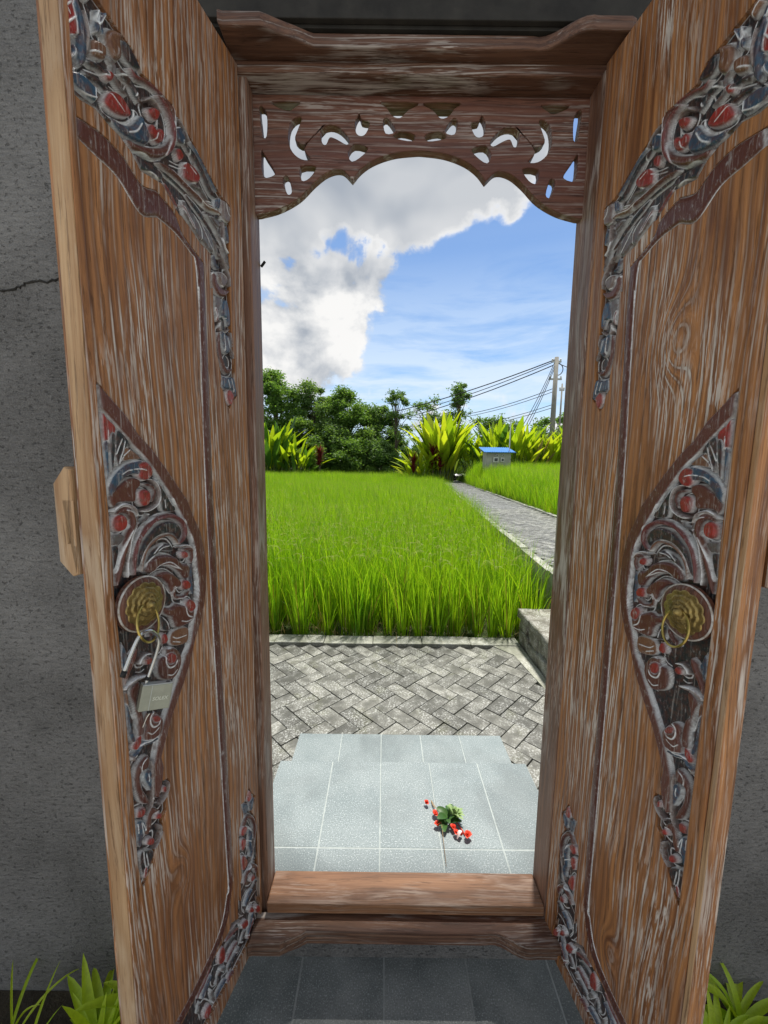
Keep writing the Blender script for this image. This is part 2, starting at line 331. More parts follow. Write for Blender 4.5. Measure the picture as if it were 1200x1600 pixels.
# ---------------------------------------------------------------- object helpers
def tag(o, label=None, cat=None, group=None, kind=None):
    if label: o['label'] = label
    if cat: o['category'] = cat
    if group: o['group'] = group
    if kind: o['kind'] = kind
    return o
def empty(name, loc=(0, 0, 0), rz=0., label=None, cat=None, group=None):
    o = bpy.data.objects.new(name, None); col.objects.link(o); o.location = loc; o.rotation_euler = (0, 0, rz); o.empty_display_size = .1
    return tag(o, label, cat, group)
def obj(name, me, parent=None, loc=None, rot=None):
    o = bpy.data.objects.new(name, me); col.objects.link(o)
    if parent: o.parent = parent
    if loc is not None: o.location = loc
    if rot is not None: o.rotation_euler = rot
    return o
def mesh(name, verts, faces, mat, smooth=False):
    me = bpy.data.meshes.new(name)
    verts = np.asarray(verts, dtype=np.float32)
    if isinstance(faces, np.ndarray):
        k = faces.shape[1]
        me.vertices.add(len(verts)); me.vertices.foreach_set('co', verts.ravel())
        me.loops.add(faces.size); me.loops.foreach_set('vertex_index', faces.ravel().astype(np.int32))
        me.polygons.add(len(faces)); me.polygons.foreach_set('loop_start', np.arange(len(faces), dtype=np.int32)*k)
        me.update(calc_edges=True)
    else:
        me.from_pydata(verts.tolist(), [], faces); me.update()
    me.materials.append(mat)
    if smooth: me.polygons.foreach_set('use_smooth', np.ones(len(me.polygons), dtype=bool))
    return me
class MB:
    def __init__(s): s.v = []; s.f = []
    def add(s, v, f):
        n = len(s.v); s.v += [tuple(p) for p in v]; s.f += [tuple(i+n for i in q) for q in f]
    def box(s, x0, x1, y0, y1, z0, z1, T=None):
        v = [(x, y, z) for z in (z0, z1) for x, y in ((x0, y0), (x1, y0), (x1, y1), (x0, y1))]
        if T: v = [tuple(T @ Vector(p)) for p in v]
        s.add(v, [(3, 2, 1, 0), (4, 5, 6, 7), (0, 1, 5, 4), (1, 2, 6, 5), (2, 3, 7, 6), (3, 0, 4, 7)])
    def tube(s, pts, rad, n=8, cap=True):
        pts = [Vector(p) for p in pts]; rr = rad if isinstance(rad, (list, tuple, np.ndarray)) else [rad]*len(pts)
        rings = []; up = Vector((0, 0, 1)); prev = None
        for i, p in enumerate(pts):
            d = (pts[min(i+1, len(pts)-1)]-pts[max(i-1, 0)]).normalized()
            a = prev if prev is not None else (d.cross(up) if abs(d.dot(up)) < .95 else d.cross(Vector((1, 0, 0))))
            a = (a - d*a.dot(d)).normalized(); bb = d.cross(a); prev = a
            rings.append([tuple(p+(a*math.cos(2*math.pi*k/n)+bb*math.sin(2*math.pi*k/n))*rr[i]) for k in range(n)])
        v = [q for r_ in rings for q in r_]; f = []
        for i in range(len(pts)-1):
            for k in range(n): f.append((i*n+k, i*n+(k+1) % n, (i+1)*n+(k+1) % n, (i+1)*n+k))
        if cap: f += [tuple(range(n))[::-1], tuple((len(pts)-1)*n+k for k in range(n))]
        s.add(v, f)
    def build(s, name, mat, parent=None, smooth=False, loc=None, rot=None, bevel=0.):
        me = mesh(name, s.v, s.f, mat, smooth)
        if bevel: bevel_mesh(me, bevel)
        return obj(name, me, parent, loc, rot)
def bevel_mesh(me, w, seg=2):
    bm = bmesh.new(); bm.from_mesh(me)
    es = [e for e in bm.edges if len(e.link_faces) == 2 and e.calc_face_angle(0) > R(28)]
    bmesh.ops.bevel(bm, geom=es, offset=w, segments=seg, profile=.6, affect='EDGES', clamp_overlap=True)
    bmesh.ops.recalc_face_normals(bm, faces=bm.faces)
    bm.to_mesh(me); bm.free()
def box(name, x0, x1, y0, y1, z0, z1, mat, parent=None, bevel=0.):
    m = MB(); m.box(x0, x1, y0, y1, z0, z1); return m.build(name, mat, parent, bevel=bevel)
def catmull(P, n=6, closed=False):
    P = np.asarray(P, float)
    if len(P) < 3: return P
    if closed: Q = np.vstack([P[-1:], P, P[:2]])
    else: Q = np.vstack([2*P[0]-P[1], P, 2*P[-1]-P[-2]])
    out = []
    for i in range(1, len(Q)-2):
        p0, p1, p2, p3 = Q[i-1], Q[i], Q[i+1], Q[i+2]
        for t in np.linspace(0, 1, n, endpoint=False):
            out.append(.5*((2*p1)+(-p0+p2)*t+(2*p0-5*p1+4*p2-p3)*t*t+(-p0+3*p1-3*p2+p3)*t**3))
    if not closed: out.append(Q[-2])
    return np.array(out)
def plate_mesh(name, outer, holes, n0, n1, bevel, mat, mapf, bres=1):
    """flat plate cut from outlines: (a,b) -> mapf(a, n, b)"""
    cu = bpy.data.curves.new(name, 'CURVE'); cu.dimensions = '2D'; cu.fill_mode = 'BOTH'
    for pts in [outer]+list(holes):
        sp = cu.splines.new('POLY'); sp.points.add(len(pts)-1)
        for i, p in enumerate(pts): sp.points[i].co = (p[0], p[1], 0, 1)
        sp.use_cyclic_u = True
    cu.extrude = (n1-n0)/2-bevel; cu.bevel_depth = bevel; cu.bevel_resolution = bres; cu.offset = -bevel
    o = bpy.data.objects.new(name, cu); col.objects.link(o)
    dg = bpy.context.evaluated_depsgraph_get(); me = bpy.data.meshes.new_from_object(o.evaluated_get(dg)); bpy.data.objects.remove(o); bpy.data.curves.remove(cu)
    co = np.empty(len(me.vertices)*3, dtype=np.float32); me.vertices.foreach_get('co', co); co = co.reshape(-1, 3)
    nn = (n0+n1)/2+co[:, 2]
    new = np.array([mapf(a, n, b) for a, n, b in zip(co[:, 0], nn, co[:, 1])], dtype=np.float32)
    me.vertices.foreach_set('co', new.ravel()); me.name = name
    bm = bmesh.new(); bm.from_mesh(me); bmesh.ops.remove_doubles(bm, verts=bm.verts, dist=1e-5); bmesh.ops.recalc_face_normals(bm, faces=bm.faces); bm.to_mesh(me); bm.free()
    me.materials.clear(); me.materials.append(mat)
    for p in me.polygons: p.use_smooth = False
    return me

# ---------------------------------------------------------------- relief carving: outlines and strokes in the leaf's own (u, z), 0.1 mm
PAINT = dict(R=(.30,.024,.016), R2=(.16,.035,.032), M=(.105,.030,.018), N=(.20,.095,.045), K=(.010,.017,.021), B=(.028,.075,.125), G=(.13,.13,.125), Z=(.19,.15,.13), W=(.84,.86,.85))
def parse_trace(txt):
    regs = {}; cur = None
    for l in txt.strip().split('\n'):
        if l.startswith('REGION'): cur = regs.setdefault(l.split()[1], dict(out=None, sh=[])); continue
        h, p = l.split(':'); h = h.split(); pts = np.array([[float(a) for a in k.split(',')] for k in p.split()])*1e-4
        if h[0] == 'O': cur['out'] = pts
        else: cur['sh'].append((h[0], h[1], float(h[2])*1e-3, float(h[3])*1e-3, h[-1] == '1', pts))
    return regs
def seg_dist(X, Z, P, closed):
    A = P; Bp = np.roll(P, -1, 0) if closed else P[1:]
    if not closed: A = P[:-1]
    best = np.full(X.shape, 1e9); par = np.zeros(X.shape)
    for i, (a, b) in enumerate(zip(A, Bp)):
        d = b-a; L2 = max(d @ d, 1e-14); t = np.clip(((X-a[0])*d[0]+(Z-a[1])*d[1])/L2, 0, 1)
        q = (X-a[0]-t*d[0])**2+(Z-a[1]-t*d[1])**2; m = q < best; best[m] = q[m]; par[m] = (i+t[m])/len(A)
    return np.sqrt(best), par
def inside(X, Z, P):
    c = np.zeros(X.shape, bool)
    for a, b in zip(P, np.roll(P, -1, 0)):
        if a[1] == b[1]: continue
        m = ((a[1] > Z) != (b[1] > Z)) & (X < (b[0]-a[0])*(Z-a[1])/(b[1]-a[1])+a[0]); c ^= m
    return c
def relief(name, out, shapes, mat, parent, sgn, step=.0012, floor=-.0055, basecol='K', seed=0):
    out = np.asarray(out); lo = out.min(0)-.004; hi = out.max(0)+.004
    nx, nz = ((hi-lo)/step).astype(int)+1
    xs = lo[0]+np.arange(nx)*step; zs = lo[1]+np.arange(nz)*step
    X, Z = np.meshgrid(xs, zs)
    H = np.full(X.shape, floor); C = np.empty(X.shape+(3,)); C[:] = PAINT[basecol]
    rg = np.random.default_rng(seed)
    def win(P, m):
        a = P.min(0)-m; b = P.max(0)+m
        i0, i1 = np.clip([(a[0]-lo[0])/step, (b[0]-lo[0])/step+2], 0, nx).astype(int); j0, j1 = np.clip([(a[1]-lo[1])/step, (b[1]-lo[1])/step+2], 0, nz).astype(int)
        return slice(j0, j1), slice(i0, i1)
    def sm(t): t = np.clip(t, 0, 1); return t*t*(3-2*t)
    def white(sl, wgt):
        wgt = np.clip(wgt, 0, 1)[..., None]; C[sl] = C[sl]*(1-wgt)+np.array(PAINT['W'])*wgt
    for typ, c, a, b, smooth, P in shapes:
        cc = np.array(PAINT[c])*(1+rg.uniform(-.12, .12))
        if typ == 'P':
            Q = catmull(P, 4, True) if smooth else P
            sl = win(Q, .003); x, z = X[sl], Z[sl]
            if x.size == 0: continue
            d, _ = seg_dist(x, z, Q, True); ins = inside(x, z, Q); d = np.where(ins, d, -d)
            top = floor+(a*1.2+.0068); edge = max(b, .0015)
            prof = np.where(d > 0, np.sqrt(np.clip(1-(1-np.clip(d/edge, 0, 1))**2, 0, 1)), 0)
            H[sl] = np.where(d > 0, np.maximum(H[sl]*.3+.7*floor, floor)*(1-prof)+top*prof, H[sl])
            wc = sm((d+.0006)/.0012)[..., None]; C[sl] = C[sl]*(1-wc)+cc*wc
            white(sl, np.exp(-((d-.0004)/.0008)**2)*.88)
        else:
            Q = catmull(P, 6) if len(P) > 2 else P
            if c == 'W':
                wd = max(a*.66, .0009)
                sl = win(Q, wd*2+.003); x, z = X[sl], Z[sl]
                if x.size == 0: continue
                d, t = seg_dist(x, z, Q, False); tp = wd*np.clip(np.minimum(t, 1-t)*7+.45, 0, 1)
                k = np.clip(1.25-d/tp, 0, 1); H[sl] += k*.0013; white(sl, k*1.3)
            else:
                sl = win(Q, a+.003); x, z = X[sl], Z[sl]
                if x.size == 0: continue
                d, t = seg_dist(x, z, Q, False); wd = a*np.clip(np.minimum(t, 1-t)*5+.35, 0, 1)
                k = np.clip(1-(d/wd)**2, 0, 1); prof = np.sqrt(k)
                top = floor+b*1.2+.0054
                H[sl] = np.where(k > 0, H[sl]*(1-prof)+np.maximum(H[sl], top)*prof, H[sl])
                wc = sm((wd-d)/.0012+.5)[..., None]; C[sl] = C[sl]*(1-wc)+cc*wc
                if c != 'Z': white(sl, np.exp(-((d-wd)/.0008)**2)*.82)
                else: white(sl, k*.22)
    ds, _ = seg_dist(X, Z, out, True); ins = inside(X, Z, out); ds = np.where(ins, ds, -ds)
    H = np.where(ds < .002, np.minimum(H, floor+.005+np.clip(ds, 0, .002)*1.5), H)
    wv = np.exp(-((ds-.0006)/.0013)**2)[..., None]*.7; C = C*(1-wv)+np.array(PAINT['W'])*wv
    # tool marks
    H += (rg.random(H.shape)-.5)*.00025
    keep = ds > -.0028; idx = -np.ones(X.shape, int); idx[keep] = np.arange(keep.sum())
    f = np.stack([idx[:-1, :-1], idx[:-1, 1:], idx[1:, 1:], idx[1:, :-1]], -1).reshape(-1, 4); f = f[(f >= 0).all(1)]
    if sgn < 0: pass
    else: f = f[:, ::-1]
    V = np.stack([X[keep], sgn*H[keep], Z[keep]], -1)
    me = mesh(name, V, np.ascontiguousarray(f), mat, True)
    at = me.attributes.new('paint', 'FLOAT_COLOR', 'POINT'); at.data.foreach_set('color', np.c_[np.clip(C[keep], 0, 1), np.ones(keep.sum())].astype(np.float32).ravel())
    return obj(name, me, parent)

# ================================================================ SETTING near the door
DX = .073                     # the doorway's centre line
JL, JR = -.315, .463          # clear opening
tag(box('courtyard_ground', -4, 4, -6, 1.02, -.40, -.175, M['court']), kind='structure')  # unseen ground, made pale to bounce sunlight onto the doors
# terrain outside
def sheet(name, xs, ys, zf, mat):
    X, Y = np.meshgrid(xs, ys); V = np.stack([X, Y, zf(X, Y)], -1).reshape(-1, 3)
    i = np.arange(len(ys)-1)[:, None]*len(xs)+np.arange(len(xs)-1)[None]
    f = np.stack([i, i+1, i+1+len(xs), i+len(xs)], -1).reshape(-1, 4)
    return obj(name, mesh(name, V, f, mat, True))
PX = lambda y: 1.66+.095*(y-3.72)            # left edge of the garden path
PW = lambda y: 1.42-.019*(np.asarray(y, float)-7)
def right_rise(x, y):
    e = PX(y)+PW(y); right = np.clip((x-(e+.02))/.5, 0, 1)
    left = .011*np.clip(y-3.3, 0, 26)+np.clip((y-28)/3, 0, 1)*.24
    rr = np.where(y > 2.0, .42+.040*np.clip(y-6, 0, 16), 0)
    return np.where(x < e-.7, left, np.where(x < e+.02, np.where(y < 27.5, 0.0, left), left*(1-right)*0+right*rr+(1-right)*.28))
tag(sheet('ground', np.concatenate([[-3000, -400, -80], np.linspace(-40, 60, 240), [90, 400, 3000]]), np.concatenate([[1.21, 3.2], np.linspace(3.4, 80, 110), [120, 500, 4000]]), lambda x, y: -.16+right_rise(x, np.minimum(y, 60)), M['ground']), kind='structure')

# walls
def wall(name, x0, x1, z0, z1, label):
    o = box(name, x0, x1, .985, 1.20, z0, z1, M['plaster'])
    return tag(o, label, 'wall')
wl = empty('gate_wall', (0, 0, 0), 0, 'rough grey plastered gate wall around the carved doorway with a crack at the left', 'wall')
for (x0, x1, z0, z1) in ((-3.2, -.372, -.3, 3.1), (.565, 3.2, -.3, 3.1)):
    box('wall_face', x0, x1, .985, 1.20, z0, z1, M['plaster'], wl)
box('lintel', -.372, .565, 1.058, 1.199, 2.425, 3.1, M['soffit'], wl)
box('foundation', -.372, .565, .975, 1.199, -.1, .150, M['plaster'], wl)
cr = MB()
P0 = [(-.985, 1.86), (-.93, 1.845), (-.885, 1.85), (-.86, 1.862), (-.80, 1.868), (-.77, 1.88)]
Q = catmull(P0, 5); Q = Q+np.random.default_rng(3).normal(0, .0022, Q.shape)
cr.tube([(x, .9845, z) for x, z in Q], [.0012+.0022*abs(math.sin(i*1.3)) for i in range(len(Q))], 5)
cr.build('crack', M['soffit'], wl)
gr = empty('gate_roof', (DX, 1.0, 2.6), 0, 'dark stained timber underside of the small gate roof over the door', 'roof')
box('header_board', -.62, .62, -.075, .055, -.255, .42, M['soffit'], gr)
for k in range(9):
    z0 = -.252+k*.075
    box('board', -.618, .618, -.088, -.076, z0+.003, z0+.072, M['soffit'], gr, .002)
box('soffit', -1.1, 1.1, -.10, .84, .43, .50, M['soffit'], gr)  # unseen overhang, its depth shaped to keep direct sun off the doors
# ---------------------------------------------------------------- door frame
fr = empty('door_frame', (DX, 1.0, .15), 0, 'carved teak door frame with scalloped threshold plank, moulded header and pierced transom', 'door frame')
def fbox(name, x0, x1, y0, y1, z0, z1, mat, bev=.004):
    return box(name, x0-DX, x1-DX, y0-1, y1-1, z0-.15, z1-.15, mat, fr, bev)
for s in (-1, 1):
    e = JL if s < 0 else JR; yo = -.022 if s > 0 else 0
    a, b = sorted((e, e+s*.024)); fbox('jamb', a, b, .962+yo, 1.032, .12, 2.29, M['frame_wood'], .004)
    a, b = sorted((e+s*.024, e+s*.030)); fbox('jamb_groove', a, b, .972+yo, 1.050, .12, 2.29, M['maroon'], 0)
    a, b = sorted((e+s*.030, e+s*(.066 if s < 0 else .10))); fbox('outer_jamb', a, b, .972+yo, 1.056, .12, 2.42, M['frame_wood'], .004)
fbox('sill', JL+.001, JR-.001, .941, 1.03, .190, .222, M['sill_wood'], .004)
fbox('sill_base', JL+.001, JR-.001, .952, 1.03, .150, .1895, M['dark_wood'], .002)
def plank(name, ymid, yend, yb, x1, x2, x3, x4, z0, z1, mat):
    # outline in plan with ends that step forward in an ogee
    def og(a, b, ya, yb_, n=10): return [(a+(b-a)*t, ya+(yb_-ya)*(.5-.5*math.cos(math.pi*t))+.004*math.sin(2*math.pi*t)) for t in np.linspace(0, 1, n)]
    o = [(-.345, yb), (-.345, yend-.003), (-.335, yend)]+og(x1, x2, yend, ymid)+og(x3, x4, ymid, yend)+[(.485, yend), (.495, yend-.0+.004), (.495, yb)]
    o = [(x-DX, y-1) for x, y in o]
    me = plate_mesh(name, o, [], z0-.15, z1-.15, .004, mat, lambda a, n, b: (a, b, n))
    return obj(name, me, fr)
plank('threshold_plank', .905, .876, .9515, -.262, -.195, .290, .418, .142, .184, M['plank_wood'])
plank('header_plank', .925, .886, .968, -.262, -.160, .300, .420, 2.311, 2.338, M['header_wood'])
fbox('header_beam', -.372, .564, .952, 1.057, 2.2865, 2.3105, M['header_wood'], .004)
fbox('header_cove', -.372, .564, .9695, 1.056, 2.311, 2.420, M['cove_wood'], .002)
# pierced transom
TR = '''-3805,20300 -3323,20428 -2840,20678 -2465,21021 -2147,21242 -1831,21293 -1578,21080 -1358,21322 -1044,21517 -574,21665 12,21728
-3720,22567 -3617,22521 -3570,22336 -3593,22008 -3666,22008 -3701,22288
-3381,22686 -2838,22692 -2969,22575 -3073,22528 -3279,22595
-3001,22203 -2869,22344 -2765,22322 -2846,22111 -2901,21922 -2719,21830 -2509,22021 -2721,21735 -2592,21547 -2776,21545 -2957,21685 -3042,21921
-2273,22117 -2091,22213 -1883,22145 -1700,21936 -1752,21841 -1935,21933 -2092,21978 -2171,21836 -2249,21882
-1493,22290 -1416,22453 -1363,22338 -1207,22293 -1284,22081 -1388,22033 -1476,22103
-3692,21629 -3615,21535 -3463,21298 -3439,21179 -3667,21152
-2778,21330 -2463,21334 -2597,21116 -2755,21066
-3204,21061 -3098,21111 -3024,20822 -3114,20772
-1648,21653 -1517,21820 -1255,21752 -1359,21609 -1568,21487
-849,22714 -125,22699 -329,22558 -482,22417 -638,22462 -744,22600
-844,22320 -767,22391 -635,22229 -607,22113 -789,22087
-580,22042 -425,22115 -163,22047 -212,21929 -526,21973'''
tl = [np.array([[float(a) for a in k.split(',')] for k in l.split()])*1e-4 for l in TR.strip().split('\n')]
arch = tl[0]; left = np.vstack([arch[:5], arch[5:7]])
la = np.vstack([catmull(arch[:7], 5), catmull(arch[6:], 6)[1:]]); la = la[la[:, 0] < -.004]
la = np.vstack([la, [[-.002, la[-1, 1]+.0004]]])
ra = la[::-1]*[-1, 1]
outl = np.vstack([[[-.394, 2.2855]], [[-.394, la[0, 1]-.0006]], la[0:], ra, [[.394, la[0, 1]-.0006]], [[.394, 2.2855]]])
holes = []
for h in tl[1:]:
    hc = catmull(h, 3, True); hc = hc.mean(0)+(hc-hc.mean(0))*[1.16, 1.10]; hc[:, 1] = np.minimum(hc[:, 1], 2.2785); holes.append(hc); holes.append((hc*[-1, 1])[::-1])
me = plate_mesh('transom_panel', outl-[0, .15], [h-[0, .15] for h in holes], 0.0, .023, .0026, M['transom_wood'], lambda a, n, b: (a, n, b))
obj('transom_panel', me, fr)
me = MB(); me.tube([(JL-DX+.0008, .035, 1.78), (JL-DX+.006, .03, 1.782), (JL-DX+.012, .028, 1.788)], .0035, 6); me.build('nail_stub', M['rubber'], fr)

